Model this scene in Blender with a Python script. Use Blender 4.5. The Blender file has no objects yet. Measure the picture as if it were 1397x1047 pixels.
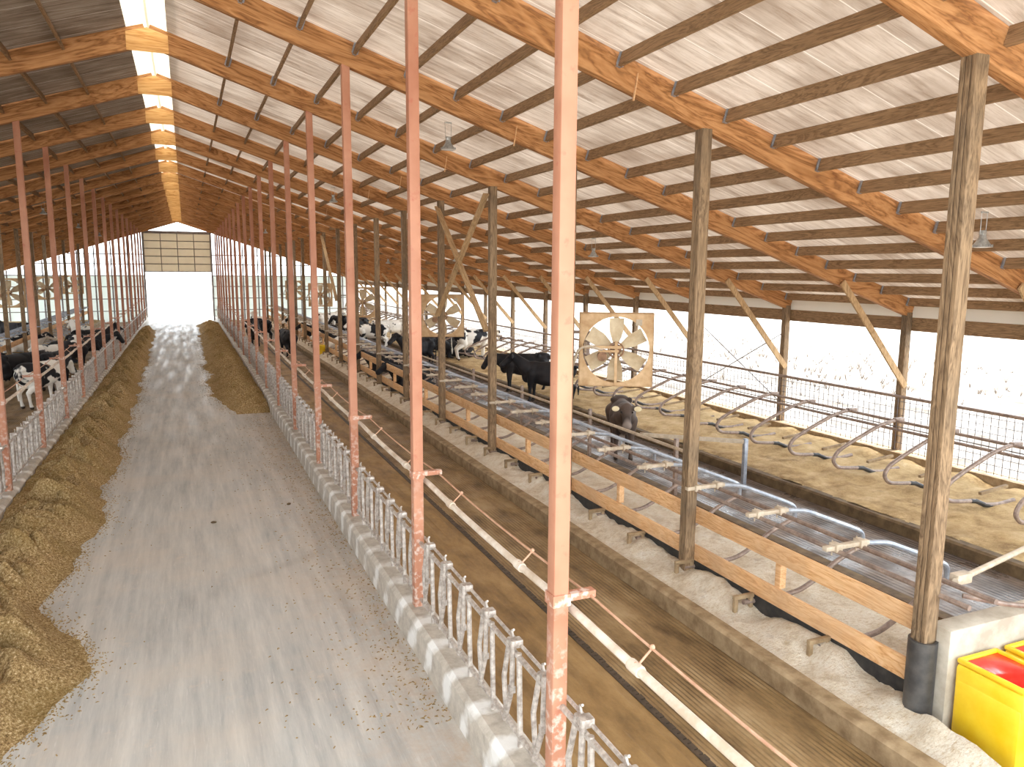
import bpy, bmesh, math, random
from mathutils import Vector, Matrix, noise
random.seed(7)
D = bpy.data
SC = bpy.context.scene
COL = SC.collection
PI = math.pi

# ------------------------------------------------------------------ layout (metres; x across, y along the barn, z up)
CAM_H = 4.3
XC = -0.41                      # ridge line
Y0, DY, NB = 4.66, 3.66, 19     # first frame, bay length, frames 0..18
YE = Y0 + DY * 18 + 0.12        # far end wall
YR = 0.2 
YN = -1.2                       # open near end
XR, XW, XE = 2.35, 6.17, 14.45  # post rows on the mesh-fence side
SL = 0.325                      # roof slope
def G(i): return Y0 + DY * i
def mir(x): return 2 * XC - x
def zlow(x): return 6.08 - SL * (abs(x - XC) - (XW - XC))      # underside of the rafters
TH = math.atan(SL)
RD = 0.36                                                     # rafter depth
ORD = ['zeroth', 'first', 'second', 'third', 'fourth', 'fifth', 'sixth', 'seventh', 'eighth', 'ninth', 'tenth', 'eleventh', 'twelfth',
       'thirteenth', 'fourteenth', 'fifteenth', 'sixteenth', 'seventeenth', 'eighteenth', 'nineteenth', 'twentieth']
SIDE = {1: 'mesh-fence side', -1: 'shaded side'}

# ------------------------------------------------------------------ materials
def srgb(r, g, b):
    f = lambda c: (c / 255 / 12.92) if c / 255 <= 0.04045 else ((c / 255 + 0.055) / 1.055) ** 2.4
    return (f(r), f(g), f(b), 1)

class NT:
    def __init__(s, name, rough=0.7, metal=0.0, spec=None):
        s.m = D.materials.new(name); s.m.use_nodes = True
        s.t = s.m.node_tree; s.n = s.t.nodes; s.l = s.t.links
        s.b = s.n['Principled BSDF']; s.b.inputs['Roughness'].default_value = rough; s.b.inputs['Metallic'].default_value = metal
        if spec is not None: s.b.inputs['Specular IOR Level'].default_value = spec
        s.tc = s.n.new('ShaderNodeTexCoord')
    def map(s, scale, rand=False, coord='Object'):
        mp = s.n.new('ShaderNodeMapping'); mp.inputs['Scale'].default_value = scale
        s.l.new(s.tc.outputs[coord], mp.inputs['Vector'])
        if rand:
            oi = s.n.new('ShaderNodeObjectInfo'); mu = s.n.new('ShaderNodeVectorMath'); mu.operation = 'SCALE'
            mu.inputs[0].default_value = (37.0, 53.0, 29.0); s.l.new(oi.outputs['Random'], mu.inputs['Scale'])
            s.l.new(mu.outputs[0], mp.inputs['Location'])
        return mp.outputs[0]
    def noise(s, vec, scale, detail=4, rough=0.55, dist=0.0):
        n = s.n.new('ShaderNodeTexNoise'); n.inputs['Scale'].default_value = scale; n.inputs['Detail'].default_value = detail
        n.inputs['Roughness'].default_value = rough; n.inputs['Distortion'].default_value = dist
        s.l.new(vec, n.inputs['Vector']); return n.outputs['Fac']
    def wave(s, vec, scale, axis='X', dist=2.0, detail=2, dscale=1.0, prof='SIN'):
        n = s.n.new('ShaderNodeTexWave'); n.bands_direction = axis; n.wave_profile = prof
        n.inputs['Scale'].default_value = scale; n.inputs['Distortion'].default_value = dist; n.inputs['Detail'].default_value = detail
        n.inputs['Detail Scale'].default_value = dscale
        s.l.new(vec, n.inputs['Vector']); return n.outputs['Fac']
    def ramp(s, fac, stops):
        r = s.n.new('ShaderNodeValToRGB'); e = r.color_ramp.elements
        while len(e) < len(stops): e.new(0.5)
        for el, (p, c) in zip(e, stops):
            el.position = p; el.color = c
        s.l.new(fac, r.inputs[0]); return r.outputs[0]
    def mix(s, a, b, fac, mode='MIX'):
        m = s.n.new('ShaderNodeMix'); m.data_type = 'RGBA'; m.blend_type = mode
        for sock, v in ((m.inputs['A'], a), (m.inputs['B'], b), (m.inputs['Factor'], fac)):
            pass
        def put(idx, v):
            if hasattr(v, 'is_linked'): s.l.new(v, m.inputs[idx])
            else: m.inputs[idx].default_value = v
        put(0, fac); put(6, a); put(7, b)
        return m.outputs[2]
    def math(s, op, a, b=None, c=None):
        m = s.n.new('ShaderNodeMath'); m.operation = op
        for i, v in enumerate((a, b, c)):
            if v is None: continue
            if hasattr(v, 'is_linked'): s.l.new(v, m.inputs[i])
            else: m.inputs[i].default_value = v
        return m.outputs[0]
    def xyz(s, vec):
        x = s.n.new('ShaderNodeSeparateXYZ'); s.l.new(vec, x.inputs[0]); return x.outputs
    def color(s, c):
        if hasattr(c, 'is_linked'): s.l.new(c, s.b.inputs['Base Color'])
        else: s.b.inputs['Base Color'].default_value = c
    def bump(s, h, strength=0.3, dist=0.02):
        b = s.n.new('ShaderNodeBump'); b.inputs['Strength'].default_value = strength; b.inputs['Distance'].default_value = dist
        s.l.new(h, b.inputs['Height']); s.l.new(b.outputs[0], s.b.inputs['Normal'])
    def rough(s, sock): s.l.new(sock, s.b.inputs['Roughness'])

def wood(name, dark, mid, light, axis, rings=7.0, rough=0.75, dirt=None):
    """grain runs along the local axis"""
    m = NT(name, rough, spec=0.3)
    sc = {'X': (0.12, 1, 1), 'Y': (1, 0.12, 1), 'Z': (1, 1, 0.12)}[axis]
    v = m.map(sc, rand=True)
    n1 = m.noise(v, rings, 5, 0.6, 1.2)
    w = m.math('FRACT', m.math('MULTIPLY', n1, 9.0))
    w = m.math('ABSOLUTE', m.math('SUBTRACT', m.math('MULTIPLY', w, 2.0), 1.0))
    fine = m.noise(v, rings * 9, 3, 0.6)
    c = m.ramp(w, [(0.0, dark), (0.35, mid), (1.0, light)])
    c = m.mix(c, m.ramp(fine, [(0.3, dark), (0.7, light)]), 0.35)
    if dirt:
        d = m.noise(m.map((1, 1, 1), rand=True), 1.3, 4, 0.6)
        c = m.mix(c, dirt, m.ramp(d, [(0.45, (0, 0, 0, 1)), (0.75, (0.7, 0.7, 0.7, 1))]))
    m.color(c); m.bump(fine, 0.25, 0.004); return m.m

def plain(name, base, var, scale=6.0, rough=0.6, metal=0.0, rand=True, bump=0.15, amt=(0.35, 0.7), spec=None, sc=(1, 1, 1)):
    m = NT(name, rough, metal, spec)
    v = m.map(sc, rand=rand)
    n = m.noise(v, scale, 5, 0.6)
    m.color(m.ramp(n, [(amt[0], base), (amt[1], var)]))
    if bump: m.bump(m.noise(v, scale * 6, 3), bump, 0.004)
    return m.m

M = {}
M['rafter'] = wood('engineered_timber', srgb(118, 74, 38), srgb(170, 116, 68), srgb(198, 146, 96), 'X', 2.6)
M['gusset'] = wood('pale_plywood', srgb(190, 130, 70), srgb(222, 170, 105), srgb(235, 190, 130), 'X', 3.0)
M['purlin'] = wood('aged_purlin_wood', srgb(104, 80, 56), srgb(140, 110, 78), srgb(164, 132, 98), 'Y', 6.0)
M['post'] = wood('weathered_post_wood', srgb(92, 72, 52), srgb(128, 104, 78), srgb(166, 138, 106), 'Z', 6.0, dirt=srgb(92, 80, 66))
M['post_groove'] = plain('dark_joint', srgb(66, 50, 36), srgb(90, 70, 50), bump=0)
M['board'] = wood('rubbed_orange_board', srgb(192, 136, 82), srgb(222, 172, 118), srgb(236, 196, 150), 'Y', 5.0, dirt=srgb(196, 160, 124))
M['brace'] = wood('brace_wood', srgb(140, 110, 76), srgb(178, 144, 104), srgb(206, 174, 132), 'Z', 6.0)

m = NT('salmon_primer_steel', 0.55, spec=0.35)
v = m.map((1, 1, 1), rand=True)
c = m.ramp(m.noise(v, 1.4, 4), [(0.3, srgb(168, 110, 84)), (0.7, srgb(196, 142, 114))])
c = m.mix(c, srgb(170, 84, 68), m.ramp(m.noise(v, 9, 5), [(0.6, (0, 0, 0, 1)), (0.75, (0.5, 0.5, 0.5, 1))]))
zz = m.xyz(m.tc.outputs['Object'])[2]
wear = m.math('MULTIPLY', m.ramp(m.noise(v, 14, 5), [(0.5, (0, 0, 0, 1)), (0.62, (1, 1, 1, 1))]), m.ramp(m.math('DIVIDE', zz, 2.2), [(0.3, (1, 1, 1, 1)), (0.8, (0, 0, 0, 1))]))
m.color(m.mix(c, srgb(214, 196, 182), m.math('MULTIPLY', wear, 0.75))); m.bump(m.noise(v, 40, 3), 0.1, 0.003); M['red'] = m.m

# roof sheeting seen from below, stained along the fall; translucency added as fill light
def deck_mat(name, stops, stain, amount, thru):
    m = NT(name, 0.8, spec=0.2)
    v = m.map((0.3, 3.2, 1)); big = m.noise(m.map((1, 1, 1)), 0.6, 5, 0.6)
    c = m.ramp(m.noise(v, 2.6, 7, 0.75, 0.8), stops)
    c = m.mix(c, stain, m.ramp(big, [(0.46, (0, 0, 0, 1)), (0.75, (amount, amount, amount, 1))]))
    fl = m.noise(m.map((0.5, 8, 1)), 4.0, 5, 0.7)
    c = m.mix(c, stain, m.ramp(fl, [(0.56, (0, 0, 0, 1)), (0.7, (0.45, 0.45, 0.45, 1))]))
    yy = m.xyz(m.tc.outputs['Object'])[1]
    seam = m.math('LESS_THAN', m.math('FRACT', m.math('DIVIDE', yy, 0.91)), 0.016)
    c = m.mix(c, srgb(250, 246, 240), m.math('MULTIPLY', seam, 0.7))
    m.color(c)
    t_ = m.n.new('ShaderNodeBsdfTranslucent'); m.l.new(c, t_.inputs[0])
    x_ = m.n.new('ShaderNodeMixShader'); x_.inputs[0].default_value = thru
    m.l.new(m.b.outputs[0], x_.inputs[1]); m.l.new(t_.outputs[0], x_.inputs[2]); m.l.new(x_.outputs[0], m.n['Material Output'].inputs[0]); return m.m
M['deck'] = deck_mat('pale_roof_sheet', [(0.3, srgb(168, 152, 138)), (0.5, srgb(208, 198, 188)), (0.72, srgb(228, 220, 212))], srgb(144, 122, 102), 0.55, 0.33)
M['deck_shade'] = deck_mat('shaded_stained_roof_sheet', [(0.3, srgb(112, 96, 82)), (0.5, srgb(160, 146, 132)), (0.72, srgb(206, 196, 184))], srgb(96, 78, 62), 0.7, 0.15)  # same sheet for the shaded slope, shade painted into its darker colour

# feed lane concrete
m = NT('worn_lane_concrete', 0.55, spec=0.4)
v = m.map((2.2, 0.16, 1)); v1 = m.map((1, 1, 1))
c = m.ramp(m.noise(v, 2.8, 7, 0.72), [(0.3, srgb(156, 155, 152)), (0.5, srgb(182, 179, 173)), (0.7, srgb(204, 199, 191))])
c = m.mix(c, srgb(204, 190, 174), m.ramp(m.noise(v1, 0.55, 5, 0.65), [(0.45, (0, 0, 0, 1)), (0.7, (0.6, 0.6, 0.6, 1))]))
c = m.mix(c, srgb(214, 208, 202), m.ramp(m.noise(v, 12, 5, 0.75), [(0.58, (0, 0, 0, 1)), (0.72, (0.6, 0.6, 0.6, 1))]))
c = m.mix(c, srgb(206, 190, 172), m.ramp(m.noise(v1, 2.6, 6, 0.8), [(0.58, (0, 0, 0, 1)), (0.72, (0.7, 0.7, 0.7, 1))]))
xx, yv, _ = m.xyz(m.tc.outputs['Object'])[:3]
near_curb = m.ramp(m.math('DIVIDE', m.math('ADD', xx, 3.0), 6.0), [(0.66, (0, 0, 0, 1)), (0.84, (1, 1, 1, 1))])
c = m.mix(c, srgb(176, 146, 116), m.math('MULTIPLY', near_curb, m.ramp(m.noise(v1, 5, 6, 0.8), [(0.4, (0, 0, 0, 1)), (0.7, (0.65, 0.65, 0.65, 1))])))
m.color(c); m.rough(m.ramp(m.noise(v, 1.5, 4), [(0.35, (0.36, 0.36, 0.36, 1)), (0.65, (0.7, 0.7, 0.7, 1))]))
m.bump(m.noise(v1, 30, 4), 0.12, 0.01); M['lane'] = m.m

# curb with pale licked hollows, one per feeding place
m = NT('licked_curb_concrete', 0.65, spec=0.3)
v1 = m.map((1, 1, 1))
yv = m.xyz(m.tc.outputs['Object'])
c = m.ramp(m.noise(v1, 7, 6, 0.7), [(0.3, srgb(160, 150, 138)), (0.6, srgb(192, 182, 168)), (0.8, srgb(206, 196, 184))])
ph = m.math('SINE', m.math('MULTIPLY', m.math('ADD', yv[1], m.math('MULTIPLY', yv[2], 0.5)), 2 * PI / 0.61))
sp = m.math('ADD', m.math('MULTIPLY', ph, 0.3), m.noise(v1, 4, 4))
c = m.mix(c, srgb(238, 236, 232), m.ramp(sp, [(0.58, (0, 0, 0, 1)), (0.82, (0.8, 0.8, 0.8, 1))]))
m.color(c); m.bump(m.noise(v1, 14, 4), 0.3, 0.02); M['curb'] = m.m

def grooved(name, c0, c1, c2, pitch, wet, groove=0.55, axis=0):
    m = NT(name, 0.6, spec=0.5)
    v1 = m.map((1, 1, 1)); v = m.map((1.5, 0.5, 1))
    c = m.ramp(m.noise(v, 1.6, 6, 0.7), [(0.3, c0), (0.5, c1), (0.72, c2)])
    x = m.xyz(m.tc.outputs['Object'])[axis]
    g = m.math('FRACT', m.math('DIVIDE', x, pitch))
    gm = m.ramp(g, [(0.0, (1, 1, 1, 1)), (0.28, (1, 1, 1, 1)), (0.36, (0, 0, 0, 1)), (0.94, (0, 0, 0, 1)), (1.0, (1, 1, 1, 1))])
    vis = m.ramp(m.noise(v1, 0.9, 4, 0.6), [(0.38, (0, 0, 0, 1)), (0.6, (1, 1, 1, 1))])
    gm2 = m.math('MULTIPLY', gm, vis)
    c = m.mix(c, c0, m.math('MULTIPLY', gm2, groove), 'MULTIPLY')
    m.color(c)
    m.rough(m.ramp(m.noise(v1, 1.2, 4, 0.6), [(0.4, (wet, wet, wet, 1)), (0.62, (0.75, 0.75, 0.75, 1))]))
    h = m.math('SUBTRACT', m.math('MULTIPLY', m.noise(v1, 18, 5, 0.7), 0.5), gm2)
    m.bump(h, 0.5, 0.02); return m.m
M['alley'] = grooved('manured_grooved_alley', srgb(88, 66, 38), srgb(140, 112, 74), srgb(172, 146, 108), 0.055, 0.5)
M['mat'] = grooved('manured_feed_mat', srgb(104, 78, 44), srgb(144, 112, 68), srgb(172, 140, 94), 0.3, 0.6, 0.2)
M['slats'] = grooved('wet_slatted_alley', srgb(64, 56, 52), srgb(112, 98, 88), srgb(150, 134, 120), 0.085, 0.26, 0.95)
M['mat_edge'] = plain('dark_mat_edge', srgb(56, 46, 36), srgb(84, 68, 52), 9)

m = NT('pale_sand_bedding', 0.9, spec=0.1)
v1 = m.map((1, 1, 1))
c = m.ramp(m.noise(v1, 3.5, 7, 0.75), [(0.3, srgb(200, 178, 148)), (0.48, srgb(232, 218, 196)), (0.7, srgb(246, 238, 224))])
c = m.mix(c, srgb(160, 132, 98), m.ramp(m.noise(v1, 1.3, 6, 0.7), [(0.6, (0, 0, 0, 1)), (0.74, (0.75, 0.75, 0.75, 1))]))
c = m.mix(c, srgb(196, 166, 120), m.ramp(m.noise(m.map((1, 2.5, 1)), 16, 6, 0.8), [(0.5, (0, 0, 0, 1)), (0.66, (0.75, 0.75, 0.75, 1))]))
m.color(c); m.bump(m.noise(v1, 22, 6, 0.75), 0.9, 0.05); M['sand'] = m.m
m = NT('tan_sand_bedding', 0.9, spec=0.1)
v1 = m.map((1, 1, 1))
c = m.ramp(m.noise(v1, 2.2, 7, 0.75), [(0.3, srgb(150, 122, 84)), (0.5, srgb(196, 168, 124)), (0.72, srgb(220, 196, 156))])
c = m.mix(c, srgb(110, 84, 54), m.ramp(m.noise(v1, 0.9, 6, 0.75), [(0.58, (0, 0, 0, 1)), (0.72, (0.8, 0.8, 0.8, 1))]))
ed = m.math('SUBTRACT', m.math('ABSOLUTE', m.math('ADD', m.xyz(m.tc.outputs['Object'])[0], 0.41)), 11.2)      # metres in from the bed's curb
c = m.mix(c, srgb(112, 88, 58), m.math('MULTIPLY', m.ramp(ed, [(0.05, (1, 1, 1, 1)), (0.9, (0, 0, 0, 1))]), m.ramp(m.noise(v1, 1.8, 6, 0.75), [(0.4, (0, 0, 0, 1)), (0.62, (0.8, 0.8, 0.8, 1))])))
m.color(c); m.bump(m.noise(v1, 20, 6, 0.7), 0.8, 0.04); M['sand_tan'] = m.m

m = NT('chopped_silage', 0.9, spec=0.15)
v1 = m.map((1, 1, 1))
c = m.ramp(m.noise(v1, 34, 4, 0.85), [(0.34, srgb(84, 64, 38)), (0.46, srgb(150, 120, 78)), (0.56, srgb(192, 162, 114)), (0.68, srgb(244, 226, 190))])
c = m.mix(c, srgb(130, 108, 56), m.ramp(m.noise(v1, 1.2, 5, 0.6), [(0.42, (0, 0, 0, 1)), (0.7, (0.55, 0.55, 0.55, 1))]))
m.color(c); m.bump(m.noise(v1, 60, 5, 0.8), 0.9, 0.02); M['silage'] = m.m

M['concrete'] = plain('grey_wall_concrete', srgb(160, 148, 130), srgb(196, 186, 170), 4, 0.75)
M['curb_brown'] = plain('stained_curb_concrete', srgb(126, 102, 72), srgb(176, 152, 118), 5, 0.8)
M['curb_dark'] = plain('manure_dark_curb', srgb(84, 66, 44), srgb(122, 100, 70), 5, 0.8)
M['lock'] = plain('worn_galvanised_pipe', srgb(150, 138, 128), srgb(212, 202, 192), 18, 0.42, 0.35)
M['galv'] = plain('clean_galvanised_pipe', srgb(140, 146, 156), srgb(178, 182, 190), 10, 0.35, 0.4)
M['pipe'] = plain('dull_brown_pipe', srgb(122, 104, 94), srgb(166, 146, 132), 12, 0.5, 0.25)
M['pale_pipe'] = plain('pale_dusty_pipe', srgb(172, 154, 130), srgb(204, 188, 166), 8, 0.6)
M['white_pipe'] = plain('dusty_white_plastic', srgb(196, 176, 152), srgb(236, 226, 212), 5, 0.5)
M['cable'] = plain('rusty_cable', srgb(186, 140, 112), srgb(206, 166, 138), 10, 0.6)
M['fan'] = plain('dusty_tan_fan_steel', srgb(186, 146, 102), srgb(222, 190, 148), 4, 0.7)
M['blade'] = plain('pale_dusty_blade', srgb(196, 172, 136), srgb(228, 212, 180), 4, 0.65)
M['fan_dark'] = plain('dirty_fan_motor', srgb(120, 88, 64), srgb(168, 128, 96), 10, 0.7)
M['rubber'] = plain('black_rubber', srgb(30, 30, 32), srgb(62, 58, 54), 8, 0.6)
M['sleeve'] = plain('black_plastic_sleeve', srgb(44, 44, 46), srgb(92, 88, 84), 4, 0.4)
M['wire'] = plain('grey_wire', srgb(84, 80, 84), srgb(110, 104, 104), 8, 0.5, 0.4, bump=0)
M['yellow'] = plain('yellow_plastic', srgb(236, 190, 20), srgb(250, 214, 60), 3, 0.35)
M['red_lid'] = plain('wet_red_plastic', srgb(214, 24, 14), srgb(238, 52, 34), 5, 0.25)
M['lamp'] = plain('lamp_reflector_grey', srgb(150, 150, 146), srgb(200, 200, 196), 8, 0.35, 0.5)
M['lens'] = plain('white_lamp_lens', srgb(236, 236, 232), srgb(250, 250, 248), 3, 0.3)
M['door'] = plain('cream_door_panel', srgb(206, 196, 176), srgb(226, 218, 200), 2, 0.6)
M['door_line'] = plain('grey_door_rail', srgb(120, 112, 108), srgb(146, 138, 130), 5, 0.6)
M['stud'] = plain('grey_end_stud', srgb(124, 114, 112), srgb(158, 148, 146), 5, 0.6)
M['tag'] = plain('pale_ear_tag', srgb(228, 206, 160), srgb(240, 226, 192), 9, 0.5)
M['eye'] = plain('dark_eye', srgb(16, 12, 10), srgb(24, 18, 14), 5, 0.15, bump=0)
M['straw_tuft'] = plain('dry_weeds', srgb(92, 80, 70), srgb(134, 118, 102), 12, 0.9)

def translucent(name, col, f):
    m = NT(name, 0.6)
    m.color(m.ramp(m.noise(m.map((1, 1, 1)), 1.5, 4), [(0.3, col), (0.7, tuple(min(1, c * 1.08) for c in col[:3]) + (1,))]))
    t = m.n.new('ShaderNodeBsdfTranslucent'); t.inputs[0].default_value = col
    x = m.n.new('ShaderNodeMixShader'); x.inputs[0].default_value = f
    out = m.n['Material Output']
    m.l.new(m.b.outputs[0], x.inputs[1]); m.l.new(t.outputs[0], x.inputs[2]); m.l.new(x.outputs[0], out.inputs[0]); return m.m
M['panel'] = translucent('milky_wall_panel', srgb(226, 230, 226), 0.45)
M['ridge'] = translucent('milky_ridge_sheet', srgb(232, 226, 214), 0.5)
M['door'] = translucent('cream_door_panel', srgb(222, 212, 194), 0.3)
M['strip'] = translucent('milky_eave_sheet', srgb(228, 222, 212), 0.4)

m = NT('pale_snowy_ground', 0.9, spec=0.1)
v1 = m.map((1, 1, 1))
c = m.ramp(m.noise(v1, 1.4, 7, 0.75), [(0.35, srgb(146, 142, 134)), (0.6, srgb(176, 173, 168))])
fx = m.xyz(m.tc.outputs['Object'])
fm = m.math('MULTIPLY', m.math('GREATER_THAN', fx[0], 14.6), m.math('LESS_THAN', m.math('ADD', fx[0], m.math('MULTIPLY', m.noise(v1, 0.35, 3), 2.0)), 38.0))
fc = m.ramp(m.noise(m.map((1, 0.5, 1)), 0.9, 8, 0.8), [(0.36, srgb(84, 76, 68)), (0.5, srgb(116, 110, 104)), (0.62, srgb(140, 136, 132))])
m.color(m.mix(c, fc, fm)); M['ground'] = m.m

def coat(name, black, white, lo, hi, legs=False, nose=None):
    m = NT(name, 0.6, spec=0.25)
    oi = m.n.new('ShaderNodeObjectInfo')
    n = m.n.new('ShaderNodeTexNoise'); n.noise_dimensions = '4D'; n.inputs['Scale'].default_value = 2.1; n.inputs['Detail'].default_value = 2.0
    m.l.new(m.tc.outputs['Object'], n.inputs['Vector']); m.l.new(m.math('MULTIPLY', oi.outputs['Random'], 40.0), n.inputs['W'])
    f = n.outputs['Fac']
    z = m.xyz(m.tc.outputs['Object'])[2]
    if legs: f = m.math('ADD', f, m.ramp(z, [(0.42, (0.3, 0.3, 0.3, 1)), (0.72, (0, 0, 0, 1))]))
    c = m.ramp(f, [(lo, black), (hi, white)])
    c = m.mix(c, srgb(60, 50, 42), m.ramp(z, [(0.06, (1, 1, 1, 1)), (0.09, (0, 0, 0, 1))]))
    if nose: c = m.mix(c, nose, m.ramp(m.math('SUBTRACT', m.xyz(m.tc.outputs['Object'])[0], 1.0), [(0.36, (0, 0, 0, 1)), (0.42, (0.45, 0.45, 0.45, 1))]))
    m.color(c); m.bump(m.noise(m.map((1, 1, 1)), 60, 3), 0.1, 0.004); return m.m
M['black'] = coat('black_cow_coat', srgb(26, 25, 28), srgb(44, 41, 42), 0.4, 0.6)
M['holstein'] = coat('black_and_white_coat', srgb(28, 27, 30), srgb(238, 232, 222), 0.49, 0.52, True)
M['pied'] = coat('mostly_white_coat', srgb(28, 27, 30), srgb(238, 232, 222), 0.40, 0.43, True)
M['brown'] = coat('grey_brown_cow_coat', srgb(58, 46, 40), srgb(98, 82, 72), 0.35, 0.65, nose=srgb(190, 172, 160))

# ------------------------------------------------------------------ mesh helpers
class MB:
    def __init__(s): s.v = []; s.f = []; s.mi = []
    def add(s, vs, fs, mi=0):
        o = len(s.v); s.v += [tuple(x) for x in vs]; s.f += [tuple(i + o for i in f) for f in fs]; s.mi += [mi] * len(fs)
    def box(s, c, d, rot=None, mi=0, bev=0.0):
        x, y, z = d[0] / 2, d[1] / 2, d[2] / 2
        if bev:
            b = bmesh.new(); bmesh.ops.create_cube(b, size=1.0)
            for q in b.verts: q.co = Vector((q.co.x * d[0], q.co.y * d[1], q.co.z * d[2]))
            bmesh.ops.bevel(b, geom=list(b.edges), offset=bev, segments=2, affect='EDGES', profile=0.5)
            b.verts.index_update(); vs = [q.co.copy() for q in b.verts]; fs = [[q.index for q in f.verts] for f in b.faces]; b.free()
        else:
            vs = [Vector((sx * x, sy * y, sz * z)) for sx in (-1, 1) for sy in (-1, 1) for sz in (-1, 1)]
            fs = [(0, 1, 3, 2), (4, 6, 7, 5), (0, 4, 5, 1), (2, 3, 7, 6), (0, 2, 6, 4), (1, 5, 7, 3)]
        if rot is not None: vs = [rot @ q for q in vs]
        s.add([q + Vector(c) for q in vs], fs, mi); return s
    def bar(s, a, b, w, h, mi=0, up=(0, 0, 1)):
        a, b = Vector(a), Vector(b); d = b - a; L = d.length; d.normalize()
        u = Vector(up); sx = d.cross(u)
        if sx.length < 1e-5: sx = d.cross(Vector((1, 0, 0)))
        sx.normalize(); u = sx.cross(d)
        R = Matrix((sx, d, u)).transposed()
        return s.box((a + b) / 2, (w, L, h), R, mi)
    def tube(s, pts, r, n=8, mi=0, closed=False, cap=True):
        pts = [Vector(p) for p in pts]; N = len(pts)
        rs = r if isinstance(r, (list, tuple)) else [r] * N
        T = []
        for i in range(N):
            if closed: t = pts[(i + 1) % N] - pts[i - 1]
            else: t = pts[min(i + 1, N - 1)] - pts[max(i - 1, 0)]
            T.append(t.normalized() if t.length > 1e-9 else Vector((0, 0, 1)))
        u = T[0].orthogonal().normalized(); vs = []
        for i in range(N):
            u = (u - T[i] * u.dot(T[i]))
            u = u.normalized() if u.length > 1e-6 else T[i].orthogonal().normalized()
            w = T[i].cross(u)
            for k in range(n):
                a = 2 * PI * k / n; vs.append(pts[i] + (u * math.cos(a) + w * math.sin(a)) * rs[i])
        fs = []
        for i in range(N if closed else N - 1):
            j = (i + 1) % N
            for k in range(n):
                l = (k + 1) % n; fs.append((i * n + k, i * n + l, j * n + l, j * n + k))
        if not closed and cap:
            fs.append(tuple(range(n - 1, -1, -1))); fs.append(tuple((N - 1) * n + k for k in range(n)))
        s.add(vs, fs, mi); return s
    def lathe(s, prof, c=(0, 0, 0), n=20, mi=0):
        vs = []; fs = []
        for r, z in prof:
            for k in range(n): a = 2 * PI * k / n; vs.append((c[0] + r * math.cos(a), c[1] + r * math.sin(a), c[2] + z))
        for i in range(len(prof) - 1):
            for k in range(n): l = (k + 1) % n; fs.append((i * n + k, i * n + l, (i + 1) * n + l, (i + 1) * n + k))
        s.add(vs, fs, mi); return s
    def ball(s, c, r, rot=None, n=10, mi=0):
        r = (r, r, r) if not isinstance(r, (list, tuple)) else r
        vs = []; fs = []
        m_ = n; k_ = n
        for i in range(m_ + 1):
            t = PI * i / m_
            for k in range(k_):
                a = 2 * PI * k / k_; q = Vector((r[0] * math.sin(t) * math.cos(a), r[1] * math.sin(t) * math.sin(a), r[2] * math.cos(t)))
                if rot is not None: q = rot @ q
                vs.append(q + Vector(c))
        for i in range(m_):
            for k in range(k_): l = (k + 1) % k_; fs.append((i * k_ + k, (i + 1) * k_ + k, (i + 1) * k_ + l, i * k_ + l))
        s.add(vs, fs, mi); return s
    def mesh(s, name, mats, smooth=False):
        me = D.meshes.new(name); me.from_pydata(s.v, [], s.f)
        for q in (mats if isinstance(mats, (list, tuple)) else [mats]): me.materials.append(q)
        if any(s.mi): me.polygons.foreach_set('material_index', s.mi)
        b = bmesh.new(); b.from_mesh(me); bmesh.ops.remove_doubles(b, verts=b.verts, dist=1e-5)
        bmesh.ops.recalc_face_normals(b, faces=b.faces); b.to_mesh(me); b.free()
        if smooth:
            me.polygons.foreach_set('use_smooth', [True] * len(me.polygons))
            me.set_sharp_from_angle(angle=math.radians(40))
        me.update(); return me

def fillet(pts, r=0.1, n=5):
    pts = [Vector(p) for p in pts]; out = [pts[0]]
    for i in range(1, len(pts) - 1):
        a, b, c = pts[i - 1], pts[i], pts[i + 1]
        d1, d2 = (a - b), (c - b); q = min(r, d1.length * 0.45, d2.length * 0.45)
        p1, p2 = b + d1.normalized() * q, b + d2.normalized() * q
        for k in range(n + 1):
            t = k / n; out.append(p1 * (1 - t) ** 2 + b * 2 * t * (1 - t) + p2 * t * t)
    out.append(pts[-1]); return out

def put(name, me, loc=(0, 0, 0), parent=None, rot=(0, 0, 0), label=None, cat=None, group=None, kind=None):
    o = D.objects.new(name, me); COL.objects.link(o); o.location = loc; o.rotation_euler = rot
    if parent is not None: o.parent = parent
    if label: o['label'] = label
    if cat: o['category'] = cat
    if group: o['group'] = group
    if kind: o['kind'] = kind
    return o
def root(name, loc, label, cat, group=None, rot=(0, 0, 0)):
    o = put(name, None, loc, None, rot, label, cat, group); o.empty_display_size = 0.2; return o
def copy_tree(r, loc=None, rot=None, label=None, group=None):
    c = r.copy(); COL.objects.link(c)
    if loc is not None: c.location = loc
    if rot is not None: c.rotation_euler = rot
    if label: c['label'] = label
    if group: c['group'] = group
    for ch in list(r.children):
        d = ch.copy(); COL.objects.link(d); d.parent = c
        for g in list(ch.children):
            e = g.copy(); COL.objects.link(e); e.parent = d
    return c

# ------------------------------------------------------------------ ground, floors, curbs
def slab(name, x0, x1, y0, y1, z0, z1, mat, label, kind='structure'):
    b = MB(); b.box(((x0 + x1) / 2, (y0 + y1) / 2, (z0 + z1) / 2), (x1 - x0, y1 - y0, z1 - z0))
    return put(name, b.mesh(name, mat), label=label, cat='floor' if kind == 'structure' else None, kind=kind)

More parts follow.
